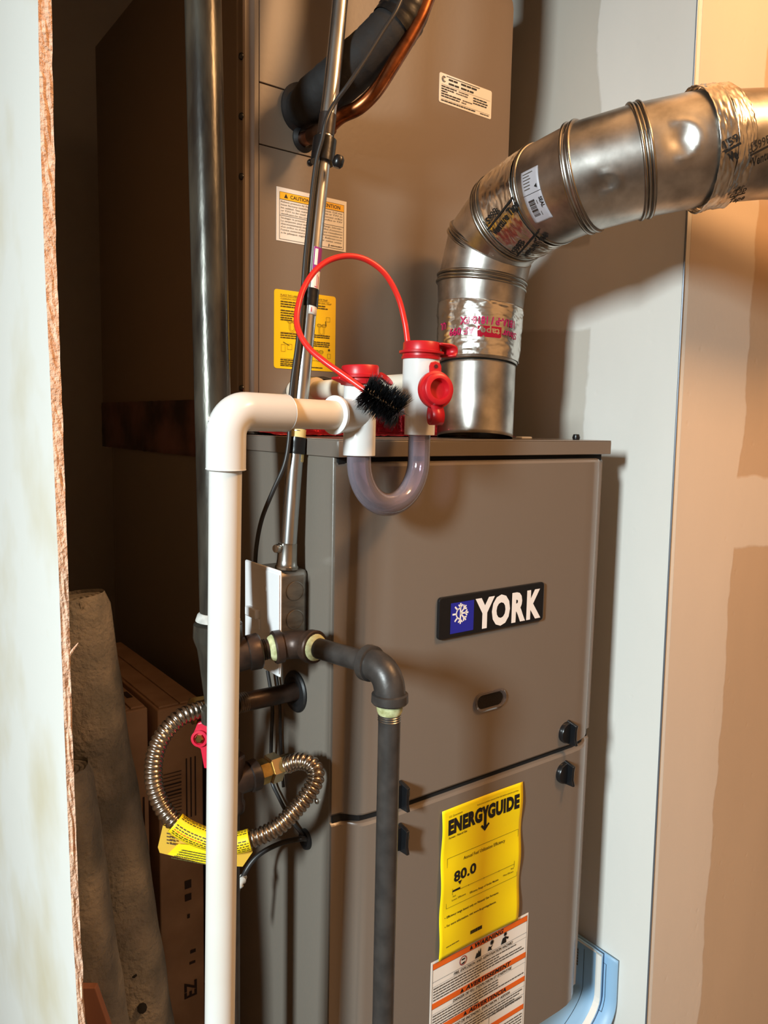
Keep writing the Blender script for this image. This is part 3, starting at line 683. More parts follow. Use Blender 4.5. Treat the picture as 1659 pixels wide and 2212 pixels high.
# ------------------------------------------------------------------ junction box
BXL, BYF = -.048, .047
jb = thing('junction_box', (-.024, .075, -.19), 'stamped steel electrical box with white cover plate on the furnace side', 'junction box')
zt = ony(640, 1231, BYF).z; zb = zt-.102
MB().box((BXL, BYF, zb), (-.0005, BYF+.056, zt)).build('body', steelbox, jb, bevel=.0065)
for py in (1277, 1338):
    o = ony(637, py, BYF)
    mb = MB(); e = .0112
    mb.lathe([(e, 0), (e, .0008), (e*.93, .0012), (e*.9, .0006), (0, .0006)], o, (0, -1, 0), 28); mb.build('knockout', steelbox, jb)
pl0, pl1 = onx(530, 1206, BXL-.003), onx(606, 1236, BXL-.003); pb0 = onx(606, 1456, BXL-.003); pb1 = onx(530, 1430, BXL-.003)
ytop = (pl0.z+pl1.z)/2; ybot = (pb0.z+pb1.z)/2
mb = MB(); mb.box((BXL-.004, pl1.y, ybot), (BXL-.0005, pl0.y, ytop)); cp = mb.build('cover_plate', whitep, jb, bevel=.0018, label='white plastic cover plate')
MB().box((BXL-.0048, pl1.y-.0002, ybot+.004), (BXL-.0039, pl1.y+(pl0.y-pl1.y)*.5, ytop-.004)).build('raised_half', whitep, cp, bevel=.0004)
o = onx(575, 1272, BXL-.004); MB().lathe([(.0032, 0), (.0034, .0008), (.002, .0014), (0, .0015)], o, (-1, 0, 0), 14).build('screw', whitep, cp)
o = onx(550, 1322, BXL-.004); MB().obox(o+V((-.002, 0, 0)), (.004, 0, 0), (0, .013, 0), (0, 0, .0055)).build('switch_lever', whitep, cp, bevel=.0015)
o = onx(556, 1345, BXL-.004); MB().obox(o+V((-.001, 0, 0)), (.002, 0, 0), (0, .009, 0), (0, 0, .006)).build('switch_collar', whitep, cp, bevel=.001)

# ------------------------------------------------------------------ gas piping
gm0, gm1 = at(437, -60, .764), at(471, 1355, .79)
gas = thing('gas_supply_pipe', (gm1.x, gm1.y, -.22), 'heavy scuffed black iron gas main with reducing tee and branch to the front', 'gas pipe')
MB().tube([gm1+(gm0-gm1)*((CEIL-gm1.z)/(gm0.z-gm1.z)), gm0, gm0.lerp(gm1, .5), gm1], .0180, 32).build('main_pipe', iron_w, gas)
# reducing tee below the main
tz = gm1.z; T0 = V((gm1.x, gm1.y, 0))
MB().lathe([(.0185, .012), (.0245, .010), (.0250, -.004), (.0240, -.008), (.0210, -.016), (.0190, -.030), (.0160, -.055), (.0135, -.075), (.0175, -.079), (.0175, -.093), (.011, -.095)], V((T0.x, T0.y, tz-.006)), (0, 0, 1), 32).build('reducing_tee', iron_w, gas)
MB().lathe([(.0186, 0), (.0226, .002), (.0205, .008), (.0184, .010)], V((T0.x, T0.y, tz+.006)), (0, 0, 1), 24).build('pipe_dope', dope_w, gas)
elb = onx(645, 1388, -.036)
A0 = V((T0.x, T0.y, elb.z-.010)); dirA = (elb-A0).normalized()
MB().tube([A0, A0+dirA*.02, A0+dirA*.034], [.0190, .0175, .0165], 28).build('tee_branch', iron_b, gas)
MB().lathe([(.0165, 0), (.0185, .001), (.0190, .012), (.0175, .014), (.0165, .0145)], A0+dirA*.030, dirA, 28).build('branch_collar', iron_b, gas)
MB().tube([A0+dirA*.03, elb], .0107, 24).build('nipple', iron_b, gas)
for i in range(3): MB().lathe([(.0107, 0), (.0113, .0006), (.0107, .0012)], A0+dirA*(.045+i*.0018), dirA, 20, caps=False).build('thread_ring', iron_b, gas)
dropx = at(841, 1560, .736); elb2 = V((dropx.x, dropx.y, 0)); elb2.z = at(800, 1425, .745).z-.004
dirB = (elb2-elb).normalized()
def iron_elbow(parent, c, d0, d1, r, mat, reach, name='elbow'):
    """street elbow at corner c: legs toward d0 and d1 with collars"""
    c, d0, d1 = V(c), V(d0).normalized(), V(d1).normalized()
    pts = []
    for i in range(13):
        t = i/12; a = (1-t)**2; b = 2*t*(1-t); e = t*t
        pts.append(c+d0*reach*a*1.0+d1*reach*e+c*0*b)
    ob = MB().tube(pts, r, 28).build(name, mat, parent)
    for d in (d0, d1):
        MB().lathe([(r*.98, -.001), (r*1.16, 0), (r*1.18, .0075), (r*1.10, .009), (r*.8, .0092)], c+d*(reach-.003), d, 28).build('collar', mat, ob)
    return ob
iron_elbow(gas, elb, -dirA, dirB, .0150, iron_b, .0215)
for d in (-dirA, dirB):
    MB().lathe([(.0109, 0), (.0142, .0005), (.0128, .004), (.0109, .006)], elb+d*.0270, d, 24).build('pipe_dope', dope, gas)
MB().tube([elb+dirB*.02, elb2-dirB*.02], .0107, 28).build('branch_pipe', iron, gas)
for i in range(2): MB().lathe([(.0107, 0), (.0112, .0008), (.0107, .0016)], elb2-dirB*(.034+i*.003), dirB, 20, caps=False).build('thread_ring', thread, gas)
iron_elbow(gas, elb2, -dirB, (0, 0, -1), .0150, iron, .0270)
MB().lathe([(.0108, 0), (.0128, .001), (.0120, .006), (.0108, .0085)], elb2+V((0, 0, -.0350)), (0, 0, -1), 24).build('pipe_dope', dope, gas)
for i in range(3): MB().lathe([(.0107, 0), (.0112, .0006), (.0107, .0012)], elb2+V((0, 0, -.0445-i*.0022)), (0, 0, -1), 20, caps=False).build('thread_ring', thread, gas)
MB().tube([elb2+V((0, 0, -.02)), V((elb2.x, elb2.y, FLOOR))], .01065, 32).build('drop_pipe', iron, gas)
# leg down behind the white drain to the flexible connector
low = thing('gas_drip_leg', (T0.x, T0.y, FLOOR), 'black iron drip leg and brown elbow behind the white drain pipe', 'gas pipe')
ez_ = ony(530, 1683, T0.y).z
LX = V((T0.x+.012, T0.y, 0))
MB().tube([V((LX.x, LX.y, A0.z-.09)), V((LX.x, LX.y, FLOOR))], .0107, 24).build('riser', iron, low)
fdir = V((1, .0, .07)).normalized(); fl0 = V((LX.x, LX.y, ez_))
MB().lathe([(.0160, -.03), (.0165, -.022), (.0148, -.018), (.0148, .018), (.0165, .022), (.0160, .03)], fl0, (0, 0, 1), 28).build('tee_fitting', iron_b, low)
MB().tube([fl0, fl0+fdir*.026], .0148, 24).build('tee_branch', iron_b, low)
MB().lathe([(.0148, 0), (.0168, .001), (.0168, .010), (.0140, .012)], fl0+fdir*.022, fdir, 24).build('collar', iron_b, low)

# ------------------------------------------------------------------ furnace gas inlet with valve
gi = onx(640, 1493, 0)
inl = thing('gas_inlet', gi, 'black nipple from the furnace side with a red handled gas valve', 'gas valve')
e_ = V((-.076, gi.y, gi.z+.0005)); v1 = V((-.082, gi.y, gi.z+.0005)); v2 = V((-.128, gi.y, gi.z+.003))
MB().tube([gi+V((.002, 0, 0)), e_], .0107, 26).build('nipple', iron_b, inl)
for i in range(5): MB().lathe([(.0100, 0), (.0113, .0008), (.0100, .0016)], e_+V((-.0002+i*.0026, 0, 0)), (1, 0, 0), 24, caps=False).build('thread_ring', thread, inl)
MB().lathe([(.0128, 0), (.0150, .002), (.0150, .014), (.0125, .016), (.0145, .023), (.0125, .031), (.0150, .033), (.0150, .046), (.012, .048)], v1, v2-v1, 8).build('valve_body', brass, inl)
hc = at(432, 1594, .815)
hn = V((-.62, -.78, .05)).normalized()
eu = V((0, 0, 1)); eu = (eu-hn*eu.dot(hn)).normalized(); er = eu.cross(hn)
poly = [(-.0030, .0155), (.0165, .0215), (.0180, -.0060), (.0160, -.0330), (.0045, -.0330), (.0005, -.0120), (-.0050, -.0090), (-.0082, -.0030), (-.0082, .0030), (-.0060, .0075)]
hd = MB().prism(poly, hc-hn*.006, er, eu, .006).build('handle', redh, inl, smooth=0, bevel=.0012)
MB().lathe([(.0088, 0), (.0088, .003), (.0062, .0032), (.0058, .001)], hc+hn*.0003, hn, 24).build('hub_ring', redh, hd)
MB().lathe([(.0048, 0), (.0048, .0045), (.003, .006), (0, .006)], hc, hn, 6).build('stem_nut', brass, hd)
MB().cyl(hc-hn*.004, v1.lerp(v2, .5), .006, seg=14).build('stem', brass, inl)

# ------------------------------------------------------------------ flexible connector
flex = thing('flexible_gas_connector', at(540, 1815, .80), 'corrugated stainless gas hose looping behind the white drain with yellow tag', 'gas hose')
hs = at(438, 1532, .828)
hp = [(440, 1531, .826), (424, 1535, .820), (385, 1553, .808), (350, 1592, .800), (333, 1640, .797), (333, 1695, .797), (352, 1745, .797), (385, 1782, .797), (430, 1806, .797), (490, 1822, .797), (545, 1812, .80), (600, 1786, .806), (648, 1738, .815), (678, 1694, .823), (681, 1664, .828), (664, 1647, .833), (640, 1645, .838), (622, 1652, .842)]
hpath = catmull([at(*q) for q in hp], 24)
cum = [0]
for a, b in zip(hpath, hpath[1:]): cum.append(cum[-1]+(b-a).length)
def walk(s):
    for i in range(len(cum)-1):
        if cum[i+1] >= s: t = (s-cum[i])/max(1e-9, cum[i+1]-cum[i]); return hpath[i].lerp(hpath[i+1], t)
    return hpath[-1]
tot = cum[-1]; pitch = .0052; ns = int(tot/pitch*9); pts = []; rad = []
for i in range(ns+1):
    s = tot*i/ns; pts.append(walk(s)); rad.append(.0074+.0021*abs(math.cos(math.pi*s/pitch))**.65)
MB().tube(pts, rad, 22).build('corrugated_hose', stainless, flex, smooth=80)
# end fittings
d_in = (at(440, 1531, .826)-at(424, 1535, .820)).normalized()
MB().lathe([(.0088, 0), (.0095, .001), (.0095, .010), (.0115, .012), (.0115, .020)], at(427, 1534, .821), d_in, 24).build('ferrule', brass_b, flex)
fb = fl0+fdir*.034
MB().lathe([(.0108, 0), (.0108, .004), (.0135, .0045), (.0135, .014), (.0122, .0145), (.0122, .017)], fb-fdir*.004, fdir, 6).build('flare_fitting', brass, flex, smooth=20)
MB().lathe([(.0130, 0), (.0160, .001), (.0160, .0125), (.0135, .014)], fb+fdir*.012, fdir, 6).build('flare_nut', brass_b, flex, smooth=20)
MB().lathe([(.0115, 0), (.0108, .001), (.0105, .013), (.0095, .014)], fb+fdir*.026, fdir, 24).build('ferrule', brass_b, flex)
# yellow warning sheath and folded tag
s0 = min(range(len(hpath)), key=lambda i: (hpath[i]-at(378, 1776, .797)).length); s1_ = min(range(len(hpath)), key=lambda i: (hpath[i]-at(541, 1814, .80)).length)
sp_ = hpath[s0:s1_+1]
sh = MB().tube(sp_, .0108, 28, caps=False).build('warning_sheath', M('yellow sheath', S(246, 214, 24), rough=.42), flex, solid=.0003)
def spos(u, v):  # u along path 0..1, v angle
    i = u*(len(sp_)-1); k = int(min(i, len(sp_)-2)); c_ = sp_[k].lerp(sp_[k+1], i-k); axx = (sp_[k+1]-sp_[k]).normalized()
    tc_ = (CAM-c_).normalized(); e1 = (tc_-axx*tc_.dot(axx)).normalized(); e2 = e1.cross(axx)
    return c_+(e1*math.cos(v)+e2*math.sin(v))*.01115
pr = Print(spos)
for j, v in enumerate((-1.0, -.78, -.55, -.32, -.08, .62, .86, 1.08)):
    u = .03+.02*random.random()
    while u < .97:
        L = random.uniform(.02, .06)
        for q in range(2): pr.rect('to' if j == 2 and u < .4 else 't', u+L*q/2, v, min(.98, u+L*(q+1)/2), v+.10)
        u += L+.014
pr.build(sh, {'t': M('sheath ink', S(70, 60, 16), rough=.6), 'to': M('orange red ink', S(214, 96, 30), rough=.6)})
ty = .797
tg_ = lambda px, py, d: at(px, py, d)
tg = MB().add([tg_(352, 1783, .806), tg_(450, 1812, .806), tg_(540, 1832, .806), tg_(546, 1840, .806), tg_(524, 1872, .806), tg_(448, 1868, .806), tg_(345, 1842, .806), tg_(341, 1830, .806)], [tuple(range(8))]).build('folded_tag', M('tag back', S(214, 168, 50), rough=.5), flex, smooth=0, solid=.0003)
MB().add([tg_(385, 1823, .802), tg_(450, 1828, .802), tg_(500, 1836, .803), tg_(500, 1880, .803), tg_(448, 1867, .8045), tg_(362, 1845, .8048)], [tuple(range(6))]).build('folded_flap', M('tag front', S(248, 224, 24), rough=.45), tg, smooth=0, solid=.0003)
def flap(u, v): return at(385-.27*v*0+u, 1823+v+u*.22, .8012+.00005*v)
pr = Print(lambda u, v: at(358+u, 1823+v+u*.19, .8035-.0018*(1 if u > 0 else 0)))
for i, (a, b) in enumerate(((34, 90), (28, 140), (24, 140), (18, 140), (12, 140))): pr.words('t', a, 8+i*5.2, b, 2.0)
for i in range(4): pr.words('t2', 2, -22+i*7, 24+(6 if i < 2 else -2), 3.0)
pr.build(tg, {'t': M('tag ink', S(80, 76, 10), rough=.6), 't2': M('tag ink brown', S(80, 58, 20), rough=.6)})

# ------------------------------------------------------------------ condensate drain
PX, PY = -.1732, -.098
L_ = at(777, 900, .745); R_ = at(907, 900, .812)
hz = at(600, 891, .665).z
drn = thing('condensate_drain', (PX, PY, FLOOR), 'white plastic drain pipe standing in front of the gas piping', 'drain pipe')
ptop = at(488, 1000, .633); pbot = at(475, 2212, .700); dn = (pbot-ptop).normalized(); pend = ptop+dn*((FLOOR-ptop.z)/dn.z)
cE = V((ptop.x, ptop.y, hz)); cE = ptop+(-dn)*((hz-ptop.z)/-dn.z); 
Lb = V((L_.x, L_.y, hz-.001)); dh = (Lb-cE).normalized()
MB().tube([ptop+V((0, 0, .02)), pend], .01335, 40).build('vertical_pipe', pvc, drn)
MB().tube([cE+dh*.04, Lb-dh*.012], .01335, 40).build('horizontal_pipe', pvc_y, drn)
# elbow
rb = .0195; pts = []
a0 = cE+dn*rb; a1 = cE+dh*rb
pts = [cE+dn*.047, cE+dn*.035]
for i in range(13):
    t = math.pi/2*i/12; pts.append(cE+dn*rb*(1-math.sin(t))+dh*rb*(1-math.cos(t)))
pts += [cE+dh*.04, cE+dh*.062]
MB().tube(pts, .0162, 40).build('elbow', pvc_f, drn)
for d, q in ((dn, .047), (dh, .062)):
    MB().lathe([(.0164, 0), (.0166, .0008), (.0160, .0014), (.0134, .0015)], cE+d*(q-.0004), d, 36, caps=False).build('socket_rim', pvc_f, drn)
# raised moulding marks on the elbow
for i in range(7):
    o = at(450.5+i*.6, 905+i*13, .6215); MB().obox(o, (.0013, 0, .0006), (0, .0006, 0), (0, 0, .0016)).build('moulded_mark', pvc_f, drn, bevel=.0004)

# ------------------------------------------------------------------ trap
trp = thing('condensate_trap', (L_.x, L_.y, -.09), 'white condensate trap with clear U tube and red caps before the furnace', 'drain trap')
zLb, zLt = at(777, 985, .745).z, at(777, 822, .745).z
zRb, zRm, zRt = at(907, 940, .812).z, at(907, 880, .812).z, at(905, 768, .812).z
Lx, Ly = L_.x, L_.y; Rx, Ry = R_.x, R_.y
MB().lathe([(.0118, .0), (.0156, .0004), (.0157, zLt-zLb-.001), (.0150, zLt-zLb)], (Lx, Ly, zLb), (0, 0, 1), 40).build('outlet_fitting', pvc_f, trp)
MB().tube([Lb, Lb-dh*.020, Lb-dh*.034], [.0156, .0160, .0164], 40).build('side_socket', pvc_f, trp)
MB().lathe([(.0164, 0), (.0182, .0004), (.0182, .0030), (.0168, .0034), (.0135, .0036)], Lb-dh*.032, -dh, 40).build('socket_rim', pvc_f, trp)
MB().lathe([(.0118, 0), (.0160, .0004), (.0161, zRm-zRb-.006), (.0192, zRm-zRb+.002), (.0192, zRt-zRb), (.018, zRt-zRb+.0004)], (Rx, Ry, zRb), (0, 0, 1), 40).build('inlet_fitting', pvc_f, trp)
# clear U tube
cU = (V((Lx, Ly, 0))+V((Rx, Ry, 0)))/2; hU = (V((Rx, Ry, 0))-V((Lx, Ly, 0)))/2; rU = hU.length
zbot = at(845, 1092, .78).z; zc = zbot+rU
pts = [V((Lx, Ly, zLb+.004)), V((Lx, Ly, (zLb+zc)/2))]
for i in range(25):
    t = math.pi*i/24; pts.append(cU-hU*math.cos(t)+V((0, 0, zc-rU*math.sin(t))))
pts += [V((Rx, Ry, (zRb+zc)/2)), V((Rx, Ry, zRb+.004))]
MB().tube(pts, .0118, 40, caps=False).build('clear_u_tube', clearpvc, trp, label='clear purplish plastic U bend')
ui = MB().tube(pts, .0092, 32, caps=False).build('tube_bore', clear_mat('tube bore', (.90, .86, .92, 1), S(200, 190, 202), (.02, .30)), trp)
# red caps
def cap(o, tilt, r, name):
    tl = V(tilt).normalized()
    return MB().lathe([(r*.86, -.006), (r*1.02, -.006), (r*1.04, -.0035), (r*.99, -.003), (r*.99, -.0005), (r*1.16, 0), (r*1.17, .0022), (r*.97, .0032), (r*.97, .0105), (r*.92, .0118), (0, .0122)], o, tl, 44).build(name, redp, trp)
lc = cap(V((Lx, Ly, zLt+.002)), (-.02, .02, 1), .0185, 'red_cap')
MB().lathe([(.0001, 0), (.0085, .001), (.0085, .003), (0, .004)], V((Lx+.026, Ly-.004, zLt+.001)), (.3, -.6, .7), 20).build('cap_tab', redp, lc)
MB().obox(V((Lx-.0225, Ly-.004, zLt-.002)), (.0075, -.002, -.003), (0, .007, 0), (.0003, 0, .0013)).build('cap_tab', redp, lc, bevel=.001)
rc = cap(V((Rx, Ry, zRt+.001)), (.02, 0, 1), .0200, 'red_cap')
# strap folding down to the spare plug
sp0 = at(948, 772, .80)
mb = MB(); sw_ = V((.8, -.6, 0)).normalized(); perp = V((.6, .8, 0))
st = [V((Rx+.008, Ry-.010, zRt+.011)), V((Rx+.020, Ry-.012, zRt+.0105)), V((Rx+.0265, Ry-.013, zRt+.008)), V((Rx+.0275, Ry-.013, zRt+.003)), V((Rx+.024, Ry-.014, zRt-.001))]
pth = catmull(st, 5); vs = []
for q in pth:
    for sgn in (-1, 1): vs.append(q+V((-.25, .97, 0))*(.0095*sgn))
mb.add(vs, [(2*i, 2*i+1, 2*i+3, 2*i+2) for i in range(len(pth)-1)]); mb.build('cap_strap', redp, rc, solid=.0022, smooth=60)
pc_ = at(942, 842, .783); pn = V((-.22, -.97, .08)).normalized(); up_ = V((0, 0, 1)); up_ = (up_-pn*up_.dot(pn)).normalized(); rt_ = up_.cross(pn)
plug = MB().lathe([(.0165, -.004), (.0188, -.004), (.0190, .001), (.0165, .0016), (.0158, .0075), (.0145, .0085), (.0108, .0085), (.0100, .007), (.0098, .0005), (0, .0004)], pc_, pn, 44).build('spare_plug', redp, trp)
tabp = [(-.0066, .012), (-.0066, .024), (-.005, .0275), (0, .029), (.005, .0275), (.0066, .024), (.0066, .012)]
MB().prism(tabp, pc_-pn*.003, -rt_, up_, -.003).build('plug_tab', redp, plug, smooth=0, bevel=.0008)
MB().lathe([(.0020, 0), (.0020, .0004), (0, .0004)], pc_+up_*.0235+pn*.0004, pn, 14).build('tab_hole', M('deep red hole', S(70, 8, 14), rough=.8), plug)
lp = [pc_-up_*.015+pn*.0, pc_-up_*.024+pn*.0045, pc_-up_*.0305+pn*.004, pc_-up_*.0345+pn*.0, pc_-up_*.0325-pn*.006, pc_-up_*.024-pn*.0075, pc_-up_*.016-pn*.005]
pth = catmull(lp, 5); vs = []
for q in pth:
    for sgn in (-1, 1): vs.append(q+rt_*(.0066*sgn))
MB().add(vs, [(2*i, 2*i+1, 2*i+3, 2*i+2) for i in range(len(pth)-1)]).build('plug_loop', redp, plug, solid=.002, smooth=60)
# coil drain stub to the trap
dp0 = ony(640, 846, CY); dst = V((Rx, Ry, at(868, 829, .812).z))
cdr = thing('coil_drain_pipe', dp0, 'short off-white drain stub running from the coil to the trap', 'drain pipe')
dd = (dst-dp0).normalized()
MB().tube([dp0+dd*.012, dst-dd*.016], .0118, 32).build('stub_pipe', pvc_y, cdr)
MB().lathe([(.013, 0), (.0155, .002), (.0165, .010), (.0165, .050), (.0160, .052), (.012, .053)], dp0-dd*.001, dd, 32).build('coupling', pvc_y, cdr)
MB().tube([dp0+V((.012, -.002, .016)), dp0+V((.04, -.003, .018)), dp0+V((.06, -.003, .014))], .0035, 8).build('sealing_gasket', black, cdr)

# ------------------------------------------------------------------ brush
bpts = [(882, 752, .803), (880, 735, .803), (874, 695, .803), (860, 642, .80), (832, 592, .793), (793, 562, .785), (752, 553, .776), (712, 562, .768), (680, 586, .760), (656, 623, .752), (644, 662, .745), (641, 695, .738), (649, 724, .732), (669, 754, .727), (702, 782, .722), (742, 810, .718), (788, 843, .714)]
br = thing('trap_brush', at(822, 865, .713), 'round black bristle brush on a looping red plastic handle', 'brush')
bpth = catmull([at(*q) for q in bpts], 8)
MB().tube(bpth, .0029, 16).build('red_handle', redw, br)
b_end = bpth[-1]; bax = (at(856, 884, .712)-b_end).normalized(); bl = .038
MB().tube([b_end-bax*.002, b_end+bax*bl], .0014, 8).build('twisted_core', zinc, br)
e1, e2 = frame(bax); mb = MB(); rg = random.Random(11)
for i in range(1000):
    t = rg.random(); turns = t*7; a = 2*math.pi*turns+rg.choice((0, math.pi))+rg.gauss(0, .35)
    sweep = (.25-.5*(1-t))*.7
    c_ = b_end+bax*(t*bl); d = (e1*math.cos(a)+e2*math.sin(a)+bax*(sweep*.7+rg.gauss(0, .09))).normalized()
    ln = .0205*rg.uniform(.86, 1.05)*(1 if t > .12 else .8+1.6*t); mid = c_+d*ln*.55; tip = c_+d*ln+bax*rg.gauss(0, .0012)
    s1v = d.cross(bax).normalized()*.00042; s2v = d.cross(s1v).normalized()*.00042
    mb.add([c_+s1v, c_-s1v*.5+s2v, c_-s1v*.5-s2v, mid+s1v, mid-s1v*.5+s2v, mid-s1v*.5-s2v, tip], [(0, 1, 4, 3), (1, 2, 5, 4), (2, 0, 3, 5), (3, 4, 6), (4, 5, 6), (5, 3, 6)])
bo_ = mb.build('bristles', bristle, br, smooth=0); bo_['kind'] = 'stuff'

# ------------------------------------------------------------------ flue vent
vent = thing('flue_vent', (.281, .084, 0), 'galvanised flue pipe rising from the furnace and elbowing around the wall corner', 'vent pipe')
VP = [(1025, 953, 1.047), (1031, 790, 1.049), (1040, 613, 1.050), (1060, 528, 1.040), (1104, 470, 1.000), (1182, 421, .948), (1262, 384, .903), (1380, 350, .887), (1524, 321, .878), (1660, 313, .905), (2000, 330, 1.02)]
vp = [at(*q) for q in VP]; vp[0].z = .001
VR = [.0505, .0510, .0583, .0585, .0585, .0590, .0608, .0610, .0605, .0590, .0590]
def miter(i):
    a = (vp[i]-vp[i-1]).normalized() if i > 0 else (vp[1]-vp[0]).normalized()
    b = (vp[i+1]-vp[i]).normalized() if i < len(vp)-1 else a
    return (a+b).normalized()
CAMREF = V((-.8, -.6, .2))
def ring(i, ax, r, seg, extra=0.):
    """ring of the straight gore with axis ax cut by the joint plane at vertex i"""
    m_ = miter(i); e1 = (CAMREF-ax*CAMREF.dot(ax)).normalized(); e2 = ax.cross(e1); out = []
    for k in range(seg):
        a = 2*math.pi*k/seg; p = vp[i]+(e1*math.cos(a)+e2*math.sin(a))*r
        out.append(p-ax*((p-vp[i]).dot(m_)/ax.dot(m_)))
    return out
dents = [(at(1316, 402, .838), .0060, .012), (at(1470, 303, .828), .0065, .014)]
SEG = 112
def gore(i, j, r0, r1, name, mat=galv, rows=20, amp=0., parent=vent, f0=0., f1=1., solid=.0008, label=None, seed=0):
    ax = (vp[j]-vp[i]).normalized(); A = ring(i, ax, r0, SEG); B = ring(j, ax, r1, SEG); mb = MB(); vs = []
    for q in range(rows+1):
        t = f0+(f1-f0)*q/rows; c_ = vp[i].lerp(vp[j], t)
        for k in range(SEG):
            p = A[k].lerp(B[k], t); nrm = p-c_; nrm = (nrm-ax*nrm.dot(ax)).normalized()
            for dc, dp_, dr in dents:
                dist = (p-dc).length
                if dist < .05: p = p-nrm*(dp_*math.exp(-(dist/dr)**2))+nrm*.0016*math.exp(-((dist-dr*1.35)/.003)**2)*(1 if (p-dc).dot(V((.5, -.5, .1))) > -.004 else 0)
            if amp: p = p+nrm*(amp*(1.9+noise.noise(p*55+V((seed, 0, 0)))+.9*abs(noise.noise(p*130+V((0, seed, 0))))+.5*noise.noise(p*300)))
            vs.append(p)
    mb.add(vs, [(q*SEG+k, q*SEG+(k+1) % SEG, (q+1)*SEG+(k+1) % SEG, (q+1)*SEG+k) for q in range(rows) for k in range(SEG)])
    return mb.build(name, mat, vent, solid=solid, smooth=50, label=label)
gore(0, 1, VR[0], VR[1], 'straight_pipe', f1=1.0)
# crimped collar from pipe to elbow
gore(1, 2, VR[1]+.001, VR[2], 'crimped_collar', rows=24, amp=.0004)
for i, j in ((2, 3), (3, 4), (4, 5), (5, 6), (6, 7), (7, 8), (8, 9), (9, 10)):
    r0, r1 = max(VR[i], VR[j]), max(VR[i], VR[j])
    if j == 10 or i == 8 or i == 9: r0 = r1 = .0590
    gore(i, j, r0, r1, 'straight_pipe' if i >= 8 else 'gore')
def bead(i, off, rb_, r):
    ax = miter(i); e1 = (CAMREF-ax*CAMREF.dot(ax)).normalized(); e2 = ax.cross(e1)
    pts = [vp[i]+ax*off+(e1*math.cos(2*math.pi*k/64)+e2*math.sin(2*math.pi*k/64))*r for k in range(65)]
    MB().tube(pts, rb_, 10, caps=False).build('seam_bead', galv_d, vent)
for i in (2, 3, 4, 6, 7):
    rr_ = max(VR[i-1] if i > 2 else 0, VR[i], VR[i+1])
    bead(i, -.0045, .0022, rr_+.0012); bead(i, .0045, .0022, rr_+.0012); bead(i, 0, .0026, rr_-.0004)
bead(5, .004, .0030, .0606)
# crimp dimples in the collar
for a in (-.55, .62):
    pass
# foil tapes
ft = gore(1, 2, VR[1]+.0012, VR[2]-.0012, 'foil_tape', foil, rows=70, amp=.0012, f0=.03, f1=.70, seed=3, label='crumpled shiny foil tape with red print')
def surf(i, j, r0, r1):
    ax = (vp[j]-vp[i]).normalized(); mid = vp[i].lerp(vp[j], .5); e1 = (CAM-mid).normalized(); e1 = (e1-ax*e1.dot(ax)).normalized(); e2 = ax.cross(e1)
    Ln = (vp[j]-vp[i]).length
    def pos(s, t, h=.0):
        r = r0+(r1-r0)*s/Ln+h; a = t/r; return vp[i]+ax*s+(e1*math.cos(a)+e2*math.sin(a))*r
    return pos, Ln
ps, Ln = surf(1, 2, VR[1], VR[2])
pr = Print(lambda u, v: ps(.0, 0) if False else ps(Ln*.70-v, u, .0042))
# print reads upside down
def updown(t, k, u, v, h, w, bold=.03):
    pr.text(k, t, u, v, h, w=w, bold=bold, rot=math.pi)
updown('181A-P / 181B-FX', 't', .052, .0265, .0095, .078); 
pr.rect('p', -.002, .038, .030, .052, 10); updown('tape', 'tw', .028, .041, .0085, .026); updown('Shur', 't', .058, .041, .0085, .026); updown('AF 099', 't', -.006, .040, .0095, .036); updown('UL', 't', -.050, .030, .009, .012)
pr.build(ft, {'t': magenta, 'p': M('crimson print', S(190, 24, 54), rough=.25, metal=.4), 'tw': foil})
def diag_tape(i, j, f0, f1, r, seed, marks, amp=.0011):
    o = gore(i, j, r, r, 'foil_tape', foil, rows=46, amp=amp, f0=f0, f1=f1, seed=seed, label='wrinkled foil tape with black diagonal print')
    ps, Ln = surf(i, j, r, r); pr = Print(lambda u, v: ps(u, v, amp*3.6))
    for mi, (u, v, rot, full, n1, n2) in enumerate(marks):
        kk = 't#%d' % mi
        c_, s_ = math.cos(rot), math.sin(rot); h = .0085
        pr.text(kk, n1, u, v, h, w=.0052*len(n1), bold=.02, rot=rot)
        q = lambda a, b: (u+a*c_+b*s_*0-b*s_, v+a*s_*0+b*c_+a*s_)
        pr.stroke(kk, [(u+(-.002)*c_-(.0035)*s_*-1*0-.0030*-s_*0+.003*-s_, v+.003*c_-.002*s_), (u+(.055 if full else .0052*len(n1))*c_-.003*s_, v+.003*c_+(.055 if full else .0052*len(n1))*s_)], .0024)
        pr.text(kk, n2, u-.016*s_, v+.016*c_, .0100, w=.0046*len(n2), bold=.035, rot=rot)
    pr.build(o, {'t': ink}); return o
diag_tape(4, 5, .18, .98, .0597, 8, ((.012, -.006, -.30, True, '1599B', 'Venture Tape'), (.018, .045, -.30, True, '1599B', 'Venture Tape')))
diag_tape(7, 8, .80, 1.0, .0618, 2, ((.073, .004, -.35, False, '159', 'Ve'),), .0018)
diag_tape(8, 9, .0, .22, .0606, 5, ((.003, .006, -.35, False, '1599B', 'Ventu'), (.004, .055, -.35, False, 'Tap', 'Tape')), .0018)
